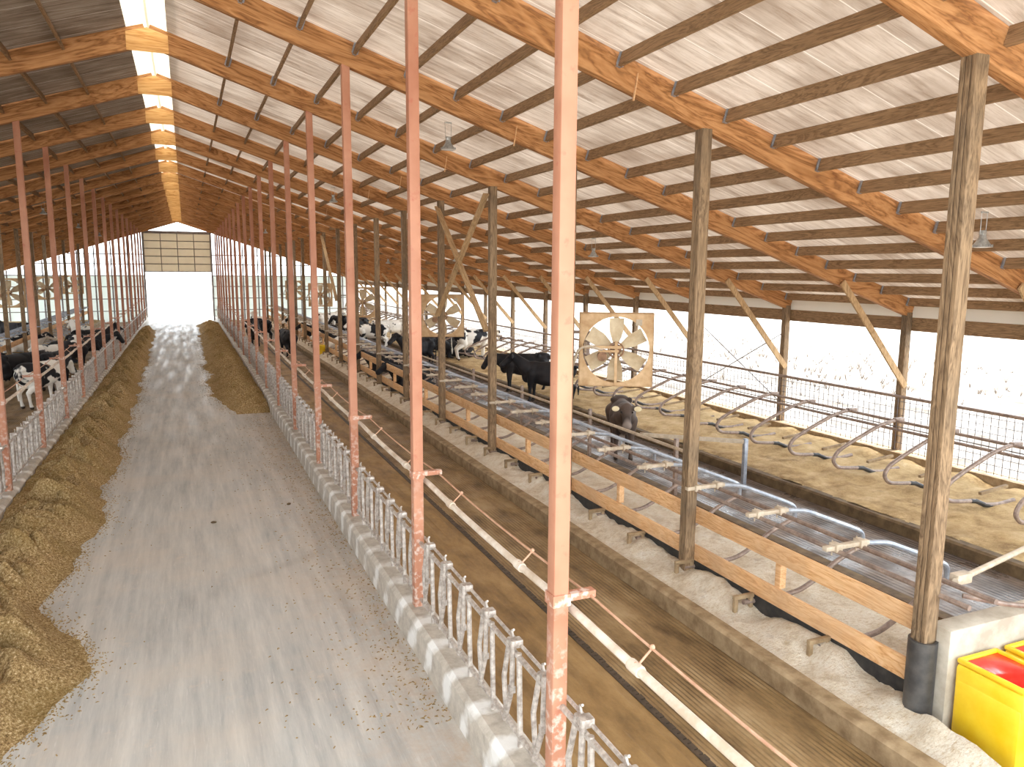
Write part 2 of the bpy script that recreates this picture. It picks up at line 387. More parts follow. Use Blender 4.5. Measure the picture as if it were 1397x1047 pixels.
b = MB(); b.box((0, 60, -0.62), (700, 700, 0.5))
put('ground', b.mesh('ground', M['ground']), kind='structure', label='pale bright ground outside the barn', cat='ground')
XFR, XFL = 2.18, mir(2.5) + 0.30       # inner faces of the feed curbs
XFL = -2.98
slab('floor', XFL - 0.3, XFR + 0.3, YN, YE + 6, -0.36, 0.0, M['lane'], 'worn grey concrete feed lane down the middle')
slab('floor_cow_alley', 2.45, 5.5, YN, YE, -0.36, -0.004, M['alley'], 'brown grooved alley between feed rail and wooden boards')
slab('floor_cow_alley', mir(5.5), mir(2.45) + 0.25, YN, YE, -0.36, -0.004, M['alley'], 'dark alley behind the feed rail on the shaded side')
slab('floor_slatted_alley', 8.3, 10.8, YN, YE, -0.36, -0.004, M['slats'], 'wet slatted alley between the two rows of stalls')
slab('floor_slatted_alley', mir(10.8), mir(8.3), YN, YE, -0.36, -0.004, M['slats'], 'slatted alley between the stalls on the shaded side')
slab('floor_bed_base', 5.5, 8.3, YN, YE, -0.36, 0.02, M['curb_brown'], 'concrete base under the inner stalls on the mesh-fence side')
slab('floor_bed_base', mir(8.3), mir(5.5), YN, YE, -0.36, 0.02, M['curb_brown'], 'concrete base under the inner stalls on the shaded side')
slab('floor_bed_base', 10.8, 14.3, YN, YE, -0.36, 0.02, M['curb_brown'], 'concrete base under the outer stalls on the mesh-fence side')
slab('floor_bed_base', mir(14.3), mir(10.8), YN, YE, -0.36, 0.02, M['curb_brown'], 'concrete base under the outer stalls on the shaded side')

def curb(name, prof, mat, label, y0=YN, y1=YE, n=200):
    """extruded profile along y with a slightly uneven surface"""
    vs = []; fs = []; k = len(prof)
    for i in range(n + 1):
        y = y0 + (y1 - y0) * i / n
        for j, (x, z) in enumerate(prof):
            w = noise.noise(Vector((x * 2, y * 0.7, z * 3))) * 0.012 if 0 < j < k - 1 else 0
            vs.append((x + w, y, z + w))
    for i in range(n):
        for j in range(k): l = (j + 1) % k; fs.append((i * k + j, i * k + l, (i + 1) * k + l, (i + 1) * k + j))
    fs.append(tuple(range(k))); fs.append(tuple(n * k + j for j in range(k)))
    b = MB(); b.add(vs, fs)
    return put(name, b.mesh(name, mat), label=label, cat='curb', kind='structure')
curb('curb_feed', [(XFR, -0.05), (XFR, 0.33), (XFR + 0.05, 0.38), (2.44, 0.38), (2.5, 0.34), (2.5, -0.05)], M['curb'], 'licked concrete curb under the feed rail on the mesh-fence side')
curb('curb_feed', [(XFL, -0.05), (XFL, 0.33), (XFL - 0.05, 0.38), (XFL - 0.26, 0.38), (XFL - 0.32, 0.34), (XFL - 0.32, -0.05)], M['curb'], 'licked concrete curb under the feed rail behind the long silage heap')
curb('curb_stall', [(5.46, -0.05), (5.46, 0.2), (5.5, 0.23), (5.64, 0.23), (5.66, 0.2), (5.66, -0.05)], M['curb_brown'], 'brown concrete curb in front of the wooden boards')
curb('curb_stall', [(mir(5.46), -0.05), (mir(5.46), 0.2), (mir(5.5), 0.23), (mir(5.64), 0.23), (mir(5.66), 0.2), (mir(5.66), -0.05)], M['curb_brown'], 'brown concrete stall curb on the shaded side')
curb('curb_rear', [(8.18, 0.0), (8.18, 0.2), (8.36, 0.2), (8.36, -0.05)], M['curb_dark'], 'dark stall curb along the near edge of the slatted alley')
curb('curb_outer', [(10.74, -0.05), (10.74, 0.17), (10.78, 0.2), (10.92, 0.2), (10.92, -0.05)], M['curb_dark'], 'dark manured curb along the outer sand bed')
curb('wall_low', [(14.18, -0.05), (14.18, 0.42), (14.62, 0.42), (14.62, -0.4)], M['curb_brown'], 'low stained wall under the wire mesh fence')
curb('wall_low', [(mir(14.18), -0.05), (mir(14.18), 0.42), (mir(14.62), 0.42), (mir(14.62), -0.4)], M['curb_brown'], 'low stained wall along the eave of the shaded side')

# rubber feeding mat with a toothed dark edge
b = MB(); b.box((3.26, (YN + YE) / 2, 0.008), (1.5, YE - YN, 0.03))
mt = put('feeding_mat', b.mesh('feeding_mat', M['mat']), label='brown manure-covered mat along the feed rail under the sprinkler pipe', cat='mat')
b = MB(); y = YN; vs = []; fs = []
rnd = random.Random(3)
while y < 45:
    w = 0.045 + rnd.random() * 0.05; h = 0.06 + rnd.random() * 0.03
    b.box((4.03, y + w / 2, 0.015), (h, w, 0.034)); y += w + 0.015
b.box((4.0, (45 + YE) / 2, 0.015), (0.05, YE - 45, 0.034))
b.box((4.0, (45 + YN) / 2, 0.014), (0.03, 45 - YN, 0.034))
put('mat_edge', b.mesh('mat_edge', M['mat_edge']), parent=mt, label='dark toothed edge')

# ------------------------------------------------------------------ loose stuff: sand beds and silage
def bed(name, x0, x1, y0, y1, dx, dy, zf, mat, label, taper=True):
    nx, ny = int((x1 - x0) / dx), int((y1 - y0) / dy); vs = []; fs = []
    for j in range(ny + 1):
        for i in range(nx + 1):
            x, y = x0 + (x1 - x0) * i / nx, y0 + (y1 - y0) * j / ny; vs.append((x, y, zf(x, y)))
    for j in range(ny):
        for i in range(nx):
            a = j * (nx + 1) + i; fs.append((a, a + 1, a + nx + 2, a + nx + 1))
    me = D.meshes.new(name); me.from_pydata(vs, [], fs); me.materials.append(mat)
    me.polygons.foreach_set('use_smooth', [True] * len(me.polygons))
    return put(name, me, label=label, cat=name.split('_')[0], kind='stuff')
def fb(x, y, s, sc): return noise.fractal(Vector((x * sc, y * sc, s)), 1.0, 2.0, 4)
def z_inner(x, y):
    t = (x - 5.6) / 2.6
    return 0.15 + 0.05 * math.sin(PI * t) + 0.045 * fb(x, y, 1, 2.2) + 0.17 * math.exp(-((x - 6.2) / 0.22) ** 2) * max(0.1, 0.62 + 0.9 * noise.noise(Vector((y * 1.1, 7, 0))) + 0.4 * noise.noise(Vector((y * 4.2, 1, 0)))) + (0.05 * math.exp(-((x - 5.95) / 0.25) ** 2)) * (0.6 + 0.8 * noise.noise(Vector((y * 1.5, 3, 0))))
def z_outer(x, y):
    t = (x - 10.85) / 3.4
    return 0.19 + 0.12 * t + 0.07 * fb(x, y, 5, 1.3) + 0.03 * math.sin(2 * PI * y / 1.22) * t
bed('sand_bedding', 5.6, 6.04, 3.2, 4.7, 0.06, 0.06, z_inner, M['sand'], 'pale sand strip beside the black post sleeve and concrete wall')
bed('sand_bedding', 5.6, 8.25, 4.7, 40, 0.06, 0.06, z_inner, M['sand'], 'pale sand bedding of the inner stalls, around the wooden boards')
bed('sand_bedding', 5.6, 8.25, 40, YE - 0.1, 0.25, 0.25, z_inner, M['sand'], 'pale sand bedding of the inner stalls at the far end')
bed('sand_bedding', 10.88, 14.17, YN, YE - 0.1, 0.1, 0.1, z_outer, M['sand_tan'], 'tan sand bedding of the outer stalls below the mesh fence')
bed('sand_bedding', mir(8.25), mir(5.6), 8, YE - 0.1, 0.25, 0.25, lambda x, y: z_inner(mir(x), y), M['sand_tan'], 'sand bedding of the inner stalls on the shaded side')
bed('sand_bedding', mir(14.17), mir(10.88), 8, YE - 0.1, 0.25, 0.25, lambda x, y: z_outer(mir(x), y), M['sand_tan'], 'sand bedding of the outer stalls on the shaded side')

def heap(xa, y0, y1, edge, crest, H, sgn, label, dy=0.04, nx=40):
    """silage pushed against a curb; xa curb face, edge(y) width"""
    ny = int((y1 - y0) / dy); vs = []; fs = []
    for j in range(ny + 1):
        y = y0 + (y1 - y0) * j / ny; W = edge(y)
        e = min(1, (y - y0) / 1.0, (y1 - y) / 2.0); e = max(0.0, e) ** 0.5
        for i in range(nx + 1):
            t = i / nx; x = xa + sgn * W * t
            if t < crest: s = 0.62 + 0.38 * math.sin(PI / 2 * t / crest)
            else: s = (0.5 + 0.5 * math.cos(PI * (t - crest) / (1 - crest))) ** 1.15
            sc = noise.noise(Vector((x * 1.6, y * 1.9 + 0.9 * x, 2))) * 0.5 + 0.30 * math.sin(2 * PI * (y + 0.35 * sgn * x) / 0.78 + 2.2 * noise.noise(Vector((y * 0.5, x, 9))))
            pit = max(0, 1 - abs(t - 0.36) / 0.5)
            h = H * s * e * (1 + 0.75 * sc * pit + 0.15 * noise.noise(Vector((x, y * 0.4, 4))))
            n_ = noise.noise(Vector((x * 0.9, y * 2.0 + 1.3 * x * sgn, 21))); n2 = noise.noise(Vector((x * 1.5, y * 3.6 + 1.0 * x * sgn, 33)))
            h *= 1 - (0.72 * max(0, 1 - abs(n_) * 4.0) + 0.4 * max(0, 1 - abs(n2) * 4.5)) * min(1, pit * 1.3)
            h += 0.03 * fb(x, y, 3, 5.0) * (0.2 + s) * e + 0.012 * fb(x, y, 8, 14) * (1 if t < 0.95 else 0.2)
            vs.append((x, y, max(h, -0.03) - 0.012 * (t > 0.985)))
    for j in range(ny):
        for i in range(nx):
            a = j * (nx + 1) + i; q = (a, a + 1, a + nx + 2, a + nx + 1); fs.append(q if sgn > 0 else q[::-1])
    me = D.meshes.new('silage_heap'); me.from_pydata(vs, [], fs); me.materials.append(M['silage'])
    me.polygons.foreach_set('use_smooth', [True] * len(me.polygons))
    return put('silage_heap', me, label=label, cat='silage', kind='stuff')
def edL(y):
    w = 1.36 + 0.26 * noise.noise(Vector((0, y * 0.45, 1))) + 0.12 * noise.noise(Vector((0, y * 1.7, 6)))
    return w + 0.5 * math.exp(-((y - 9.0) / 0.9) ** 2) - 0.28 * math.exp(-((y - 11.0) / 0.8) ** 2) - 0.012 * max(0, y - 20)
def edR(y):
    w = 1.55 + 0.3 * noise.noise(Vector((5, y * 0.4, 1))) + 0.12 * noise.noise(Vector((3, y * 1.7, 6)))
    return w * min(1, 0.62 + (y - 24) * 0.1)
heap(XFL + 0.01, 4.5, 60, edL, 0.5, 0.5, 1, 'long brown silage heap along the shaded-side feed rail')
heap(XFR - 0.01, 24.0, 66, edR, 0.45, 0.40, -1, 'silage heap against the mesh-fence-side feed rail further down')

rnd = random.Random(5); b = MB()
for k in range(9000):
    left = k % 3 != 0
    if left: y = 4.6 + 40 * rnd.random() ** 1.6; x = XFL + edL(y) + rnd.expovariate(1 / 0.09) - 0.08
    else: y = 6.5 + 45 * rnd.random() ** 1.3; x = (XFR - rnd.expovariate(1 / 0.4)) if y < 24 else XFR - edR(y) - rnd.expovariate(1 / 0.12) + 0.06
    if x > XFR - 0.01: continue
    a = rnd.uniform(0, PI); l = rnd.uniform(0.006, 0.022); w = rnd.uniform(0.003, 0.007)
    dx, dy_ = math.cos(a) * l, math.sin(a) * l; px_, py_ = -math.sin(a) * w, math.cos(a) * w
    b.add([(x - dx - px_, y - dy_ - py_, 0.0), (x + dx - px_, y + dy_ - py_, 0.002), (x + dx + px_, y + dy_ + py_, 0.002), (x - dx + px_, y - dy_ + py_, 0.0), (x, y, 0.012)],
          [(0, 1, 4), (1, 2, 4), (2, 3, 4), (3, 0, 4)])
put('loose_silage', b.mesh('loose_silage', M['silage']), kind='stuff', label='loose chopped silage scattered along the heap edges and curb', cat='silage')
# dung pats on the lane
b = MB(); b.ball((0, 0, 0.012), (0.05, 0.035, 0.02), n=8); me = b.mesh('dung_clod', M['curb_dark'], True)
for k, (x, y, lab) in enumerate(((0.23, 13.6, 'small dark clod alone in the middle of the swept lane'), (1.55, 14.2, 'small dark clod near the licked curb of the swept lane'))):
    put('dung_clod', me, (x, y, 0), label=lab, cat='dung', rot=(0, 0, k))

# ------------------------------------------------------------------ roof
def deck(side):
    x0 = XC + side * 0.33; x1 = XC + side * (XE - XC + 0.75)
    b = MB(); L = abs(x1 - x0) / math.cos(TH)
    b.box((0, (YR + YE) / 2, 0), (L, YE - YR, 0.03))
    xm = (x0 + x1) / 2; z = zlow(xm) + (RD + 0.02) / math.cos(TH)
    return put('ceiling_' + ('right' if side > 0 else 'left'), b.mesh('ceiling', M['deck' if side > 0 else 'deck_shade']), (xm, 0, z), rot=(0, side * TH, 0), kind='structure', cat='roof',
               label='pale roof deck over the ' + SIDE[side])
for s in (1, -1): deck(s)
# milky ridge sheet over the open ridge
b = MB()
for s in (1, -1):
    b.bar((XC + s * 0.26, YR, zlow(XC) + RD + 0.17), (XC + s * 0.26, YE, zlow(XC) + RD + 0.17), 0.6, 0.012, up=(s * math.sin(TH), 0, math.cos(TH)))
put('ceiling_ridge', b.mesh('ceiling_ridge', M['ridge']), kind='structure', label='milky raised sheet over the open ridge', cat='roof')

# rafters: one per slope per frame, grain along local x
def rafter_mesh(side):
    x0 = XC; x1 = XC + side * (XE - XC + 0.1); L = abs(x1 - x0) / math.cos(TH)
    b = MB(); b.box((0, 0, 0), (L, 0.13, RD), bev=0.006); return b.mesh('rafter', M['rafter'], True)
rm = {s: rafter_mesh(s) for s in (1, -1)}
tie = MB(); tie.bar((0, 0, 0), (-0.05, 0.0, -0.32), 0.035, 0.012); tie_me = tie.mesh('tie_strap', M['board'])
for i in range(0, NB - 0):
    for s in (1, -1):
        xm = XC + s * (XE - XC + 0.1) / 2; z = zlow(xm) + RD / 2 / math.cos(TH)
        seen = ORD[i + 1] if i + 1 <= 20 else str(i)
        o = put('rafter', rm[s], (xm, G(i) if i < 18 else G(i) - 0.1, z), rot=(0, s * TH, 0), cat='rafter', group='roof rafters',
                label='%s orange timber rafter down the roof slope, above the %s' % (seen, SIDE[s]))
        if s > 0 and 1 <= i <= 8:
            t = put('tie_strap', tie_me, parent=o); xx = 5.1
            t.location = ((xx - xm) / math.cos(TH), -0.08, 0.05); t.rotation_euler = (0.0, -TH, 0)
    b = None
gm = MB(); gm.v = []
zg = zlow(XC)
pr = [(-0.34, zg - SL * 0.34 - 0.0), (0.34, zg - SL * 0.34 - 0.0), (0.34, zg + 0.2), (0, zg + 0.3), (-0.34, zg + 0.2)]
k = len(pr); gm.add([(x, -0.078, z - zg) for x, z in pr] + [(x, -0.066, z - zg) for x, z in pr],
                    [tuple(range(k)), tuple(range(2 * k - 1, k - 1, -1))] + [(j, (j + 1) % k, k + (j + 1) % k, k + j) for j in range(k)])
gme = gm.mesh('ridge_gusset', M['gusset'])
for i in range(0, 18):
    put('ridge_gusset', gme, (XC, G(i), zg), label='pale plywood gusset joining the %s pair of rafters at the ridge' % ORD[i + 1], cat='gusset', group='ridge gussets')

# purlins between rafters
PX = [7.24 - XC + 0.79 * k for k in range(-8, 10)]          # offsets from the ridge
pm = MB(); pm.box((0, 0, 0), (0.045, DY - 0.13, 0.15)); pm.box((0, -(DY - 0.13) / 2 + 0.03, -0.003), (0.056, 0.06, 0.152)); 
pme = MB(); pme.box((0, 0, 0), (0.045, DY - 0.135, 0.17)); pme = pme.mesh('purlin', M['purlin'])
hng = MB(); hng.box((0, 0, 0), (0.056, 0.05, 0.176)); hng.box((0, -0.02, 0), (0.1, 0.01, 0.15)); hme = hng.mesh('joist_hanger', M['galv'])
cand = []
for i in range(-1, 18):
    for s in (1, -1):
        for k, px in enumerate(PX):
            yy_ = (G(i) + G(i + 1)) / 2 if i < 17 else (G(17) + YE) / 2 - 0.05
            cand.append((i, s, k, px, yy_))
def visible(c):
    i, s, k, px, y = c
    if i < 0: return False
    if s < 0: return i >= 2
    return True
def near_score(c):
    i, s, k, px, y = c
    return (y ** 2 + (XC + s * px) ** 2) * (1.35 if s < 0 else 1.0)
vis = sorted([c for c in cand if visible(c)], key=near_score)
ind = set(vis[:298])
far = MB()
RADV = ['topmost', 'second', 'third', 'fourth', 'fifth', 'sixth', 'seventh', 'eighth', 'ninth', 'tenth', 'eleventh', 'twelfth', 'thirteenth', 'fourteenth', 'fifteenth', 'sixteenth', 'seventeenth', 'lowest']
for c in cand:
    i, s, k, px, y = c
    x = XC + s * px; z = zlow(x) + (RD - 0.085) / math.cos(TH)
    if c in ind:
        o = put('purlin', pme, (x, y, z), rot=(0, s * TH, 0), cat='purlin', group='roof purlins',
                label='brown purlin, %s down the slope above the %s, between %s and %s rafters' % (RADV[k], SIDE[s], ORD[i + 1], ORD[i + 2]))
        if i < 4 and s > 0:
            put('joist_hanger', hme, (0, (DY - 0.135) / 2 - 0.02, 0), parent=o)
    else:
        far.box((x, y, z), (0.045, DY - 0.14, 0.17), Matrix.Rotation(s * TH, 3, 'Y'))
put('far_purlins', far.mesh('far_purlins', M['purlin']), kind='stuff', label='many small brown purlins under the far roof', cat='purlin')

# eave beams, milky strip and fascia on both sides
for s in (1, -1):
    X = XE if s > 0 else mir(XE)
    b = MB(); b.box((0, (YR + YE) / 2, 0), (0.06, YE - YR, 0.29))
    bm_ = b.mesh('trim', M['purlin'])
    put('trim_%d' % (1 if s > 0 else 2), bm_, (X + s * 0.13, 0, 3.22), kind='structure', label='brown eave beam along the top of the outer posts, ' + SIDE[s], cat='beam')
    b = MB(); b.box((0, (YR + YE) / 2, 0), (0.012, YE - YR, 0.46))
    put('trim_%d' % (3 if s > 0 else 4), b.mesh('trim_strip', M['strip']), (X + s * 0.17, 0, 3.58), kind='structure', label='milky strip above the eave beam, ' + SIDE[s], cat='strip')

# ------------------------------------------------------------------ posts
RP = 0.12
def red_post_mesh(x):
    h = zlow(x) - 0.36 + 0.02
    b = MB(); b.box((0, 0, h / 2), (RP, RP, h), bev=0.012); return b.mesh('post_shaft', M['red'], True)
brk = MB(); brk.box((0.145, 0, 0.02), (0.29, 0.07, 0.012)); brk.box((0.145, -0.035, 0), (0.29, 0.01, 0.05)); brk.box((0, 0, 0), (RP + 0.02, RP + 0.02, 0.09))
brk_me = brk.mesh('bracket', M['red'])
XRL = -3.1
rme = {1: red_post_mesh(XR), -1: red_post_mesh(XRL)}
for i in range(0, 18):
    for s in (1, -1):
        x = XR if s > 0 else XRL
        o = root('steel_post', (x, G(i), 0.36), 'slim salmon steel post in the feed rail, %s from the camera, %s' % (ORD[i + 1], SIDE[s]), 'post', 'salmon feed rail posts')
        put('shaft', rme[s], parent=o)
        bb = put('bracket', brk_me, (0, 0, 1.62), o, rot=(0, 0, 0 if s > 0 else PI))

PW = 0.155
def wood_post_mesh(h, nm):
    b = MB(); w = PW / 3
    for k in (-1, 0, 1): b.box((0, k * w, h / 2), (PW, w - 0.008, h), bev=0.003)
    b.box((0, 0, h / 2), (PW - 0.014, PW - 0.02, h - 0.01), mi=1)
    return b.mesh(nm, [M['post'], M['post_groove']], True)
hW = zlow(XW) - 0.02; wme = wood_post_mesh(hW + 0.05, 'wood_post')
for i in range(0, 18):
    for s in (1, -1):
        x = XW if s > 0 else mir(XW)
        put('wood_post', wme, (x, G(i), 0.0), label='layered brown wooden post at the stall boards, %s from the camera, %s' % (ORD[i + 1], SIDE[s]), cat='post', group='inner wooden posts')
# black sleeve at the foot of the first one
b = MB(); b.tube([(0, 0, 0), (0, 0, 0.93)], 0.128, 20, cap=False); b.tube([(0, 0, 0.0), (0, 0, 0.93)], 0.12, 20, cap=False)
b.add([(0.128 * math.cos(2 * PI * k / 20), 0.128 * math.sin(2 * PI * k / 20), 0.93) for k in range(20)] + [(0.1 * math.cos(2 * PI * k / 20), 0.1 * math.sin(2 * PI * k / 20), 0.93) for k in range(20)],
      [(k, (k + 1) % 20, 20 + (k + 1) % 20, 20 + k) for k in range(20)])
put('post_sleeve', b.mesh('post_sleeve', M['sleeve'], True), (XW, G(0), 0), label='black plastic sleeve around the foot of the nearest wooden post', cat='sleeve')

hE = zlow(XE) - 0.42; eme = wood_post_mesh(hE + 0.1, 'eave_post')
bmesh_h = MB()
for i in range(1, 18):
    for s in (1, -1):
        x = XE if s > 0 else mir(XE)
        o = root('eave_post', (x, G(i), 0.41), 'wooden eave post on the low outer wall, %s from the camera, %s' % (ORD[i + 1], SIDE[s]), 'post', 'outer wooden posts')
        put('shaft', eme, parent=o)
        if i == 1 and s > 0:
            bb = MB(); bb.bar((-0.02, -0.11, 1.45), (-2.05, -0.11, 3.72), 0.14, 0.04, up=(0, 1, 0)); brace_me = bb.mesh('knee_brace', M['brace'])
            bb = MB(); bb.bar((0.02, -0.11, 1.45), (2.05, -0.11, 3.72), 0.14, 0.04, up=(0, 1, 0)); brace_ml = bb.mesh('knee_brace', M['brace'])
        put('knee_brace', brace_me if s > 0 else brace_ml, parent=o)
# diagonal wind braces between two inner posts
for (a, c, lab) in (((XW - 0.1, G(4), 5.95), (XW - 0.1, G(3) + 0.1, 3.0), 'wooden wind brace falling from the fifth inner post to the fourth'),
                    ((XW - 0.15, G(3), 5.95), (XW - 0.15, G(4) - 0.1, 3.15), 'wooden wind brace falling from the fourth inner post to the fifth'),
                    ((XW - 0.1, G(9), 5.95), (XW - 0.1, G(8) + 0.1, 3.0), 'wooden wind brace high between two far inner posts')):
    a, c = Vector(a), Vector(c); L = (c - a).length
    bb = MB(); bb.box((0, 0, -L / 2), (0.04, 0.13, L)); o = put('wind_brace', bb.mesh('wind_brace', M['brace']), a, label=lab, cat='brace')
    o.rotation_euler = (c - a).to_track_quat('-Z', 'X').to_euler()

# ------------------------------------------------------------------ headlocks
def lock_parts():
    P = {}
    b = MB(); b.tube([(0, 0.03, 0.79), (0, DY - 0.03, 0.79)], 0.024, 8); b.tube([(0.05, 0.03, 0.845), (0.05, DY - 0.03, 0.845)], 0.016, 8); P['top_rail'] = b
    b = MB(); b.tube([(0, 0.03, 0.1), (0, DY - 0.03, 0.1)], 0.024, 8); P['bottom_rail'] = b
    b = MB(); b.tube([(0, 0, 0.0), (0.0, 0.04, 0.82)], 0.025, 8); P['upright'] = b
    b = MB(); b.tube([(0, 0, 0.09), (0, 0.06, 0.46), (0, -0.06, 0.86)], 0.024, 8); P['side_bar'] = b
    b = MB(); b.tube([(-0.02, 0.14, 0.1), (-0.03, -0.03, 0.47), (-0.02, -0.03, 0.9)], 0.024, 8); b.box((-0.03, -0.03, 0.47), (0.05, 0.05, 0.06)); P['locking_bar'] = b
    b = MB(); b.box((0.02, 0, 0.86), (0.1, 0.09, 0.07), bev=0.012); b.tube([(0.02, 0.06, 0.88), (0.02, 0.09, 0.93), (0.02, 0.05, 0.95)], 0.011, 6); P['latch'] = b
    return {k: v.mesh(k, M['lock'], True) for k, v in P.items()}
LP = lock_parts()
OFF = {'upright': 0.02, 'side_bar': 0.32, 'locking_bar': 0.17, 'latch': 0.17}
# one joined mesh for the far, tiny panels
fp = MB()
fp.tube([(0, 0.03, 0.79), (0, DY - 0.03, 0.79)], 0.024, 6); fp.tube([(0.05, 0.03, 0.845), (0.05, DY - 0.03, 0.845)], 0.016, 5); fp.tube([(0, 0.03, 0.1), (0, DY - 0.03, 0.1)], 0.024, 6)
for u in range(6):
    q = 0.61 * u
    fp.tube([(0, q + 0.02, 0), (0, q + 0.02, 0.82)], 0.021, 5); fp.tube([(0, q + 0.32, 0.09), (0, q + 0.42, 0.46), (0, q + 0.35, 0.86)], 0.019, 5)
    fp.tube([(-0.02, q + 0.27, 0.1), (-0.03, q + 0.13, 0.47), (-0.02, q + 0.19, 0.9)], 0.019, 5); fp.box((0.02, q + 0.17, 0.86), (0.1, 0.09, 0.07))
far_me = fp.mesh('headlock_panel', M['lock'])
for s in (1, -1):
    x = XR + 0.02 if s > 0 else XRL - 0.02
    for i in range(-1, 18):
        if s < 0 and i < 1: continue
        y = G(i) + 0.0
        lab = 'worn metal headlock panel on the feed curb, %s from the camera, %s' % (ORD[i + 2 if s > 0 else i], SIDE[s])
        if i < (8 if s > 0 else 9):
            o = root('headlock_panel', (x, y, 0.37), lab, 'headlock', 'headlock panels')
            for pn in ('top_rail', 'bottom_rail'): put(pn, LP[pn], parent=o)
            for u in range(6):
                for pn in ('upright', 'side_bar', 'locking_bar', 'latch'):
                    put(pn, LP[pn], (0, 0.61 * u + OFF[pn] + 0.06, 0), o)
        else:
            put('headlock_panel', far_me, (x, y, 0.37), label=lab, cat='headlock', group='headlock panels')

# ------------------------------------------------------------------ sprinkler pipe, its cable and ties
def sag(y): t = ((y - Y0) / DY) % 1.0; return -0.03 * 4 * t * (1 - t)
for s in (1, -1):
    x = XR if s > 0 else XRL
    xp, xc_ = x + s * 0.13, x + s * 0.25
    o = root('sprinkler_pipe', (0, 0, 0), 'dusty white sprinkler pipe slung beside the salmon posts, ' + SIDE[s], 'pipe')
    ys = [0.4 + 0.61 * k for k in range(int((YE - 0.8) / 0.61))]
    b = MB(); b.tube([(xp, y, 1.86 + sag(y)) for y in ys], 0.03, 10); put('pipe', b.mesh('pipe', M['white_pipe'], True), parent=o)
    b = MB()
    b.tube([(0, -0.06, 0), (0, 0.06, 0)], 0.04, 10); cm = b.mesh('coupling', M['white_pipe'], True)
    for i in range(0, 9):
        for t in (0.27, 0.77):
            y = G(i) - DY + t * DY
            if y > 0.6: put('coupling', cm, (xp, y, 1.86 + sag(y)), o)
    o = root('support_cable', (0, 0, 0), 'thin rusty cable tied above the sprinkler pipe, ' + SIDE[s], 'cable')
    b = MB(); b.tube([(xc_, y, 1.97 + sag(y) * 1.3) for y in ys], 0.009, 6); put('cable', b.mesh('cable', M['cable']), parent=o)
    b = MB(); b.tube([(xc_, 0, 0.11), (xp, 0, 0.0)], 0.008, 6); b.tube(fillet([(xp + 0.04, 0, 0), (xp, 0, 0.045), (xp - 0.04, 0, 0), (xp, 0, -0.045), (xp + 0.04, 0, 0)], 0.03), 0.007, 5)
    b.ball((xc_, 0, 0.115), 0.02, n=6); tm = b.mesh('tie', M['cable'])
    for i in range(0, 10):
        for t in (0.27, 0.77):
            y = G(i) - DY + t * DY
            if y > 0.6: put('tie', tm, (0, y, 1.86 + sag(y)), o)

# ------------------------------------------------------------------ stall boards on the inner posts
brd = MB(); brd.box((0, 0, 0), (0.04, DY - 0.01, 0.22), bev=0.005); brd = brd.mesh('stall_board', M['board'], True)
blk = MB(); blk.box((0, 0, 0), (0.09, 0.09, 0.34), bev=0.006); blk = blk.mesh('spacer_block', M['board'], True)
for i in range(0, 17):
    y = (G(i) + G(i + 1)) / 2
    for z, nm in ((1.03, 'upper'), (0.50, 'lower')):
        o = put('stall_board', brd, (XW + PW / 2 + 0.019, y, z), label='%s orange wooden board behind the inner posts, between the %s and %s' % (nm, ORD[i + 1], ORD[i + 2]), cat='board', group='wooden stall boards')
        if nm == 'lower': put('spacer_block', blk, (0.06, 0.2, 0.27), o, label='short upright block between the boards')
for i in range(6, 17):
    y = (G(i) + G(i + 1)) / 2
    put('stall_board', brd, (mir(XW + PW / 2 + 0.019), y, 1.03), label='wooden board behind the inner posts of the shaded side, between %s and %s post' % (ORD[i + 1], ORD[i + 2]), cat='board', group='wooden stall boards')
# ragged black rubber flap under the lower boards
vs = []; fs = []; n = 700
for k in range(n + 1):
    y = 4.75 + (40 - 4.75) * k / n
    zb = 0.19 + 0.08 * noise.noise(Vector((y * 2.3, 0, 0))) + 0.05 * noise.noise(Vector((y * 11, 2, 0)))
    for x in (6.262, 6.274): vs += [(x, y, 0.4), (x, y, min(zb, 0.34))]
for k in range(n):
    a = 4 * k; c = a + 4
    fs += [(a, a + 1, c + 1, c), (a + 2, c + 2, c + 3, a + 3), (a, c, c + 2, a + 2), (a + 1, a + 3, c + 3, c + 1)]
b = MB(); b.add(vs, fs)
put('rubber_flap', b.mesh('rubber_flap', M['rubber']), label='ragged black rubber strip hanging under the lower wooden boards', cat='rubber strip')

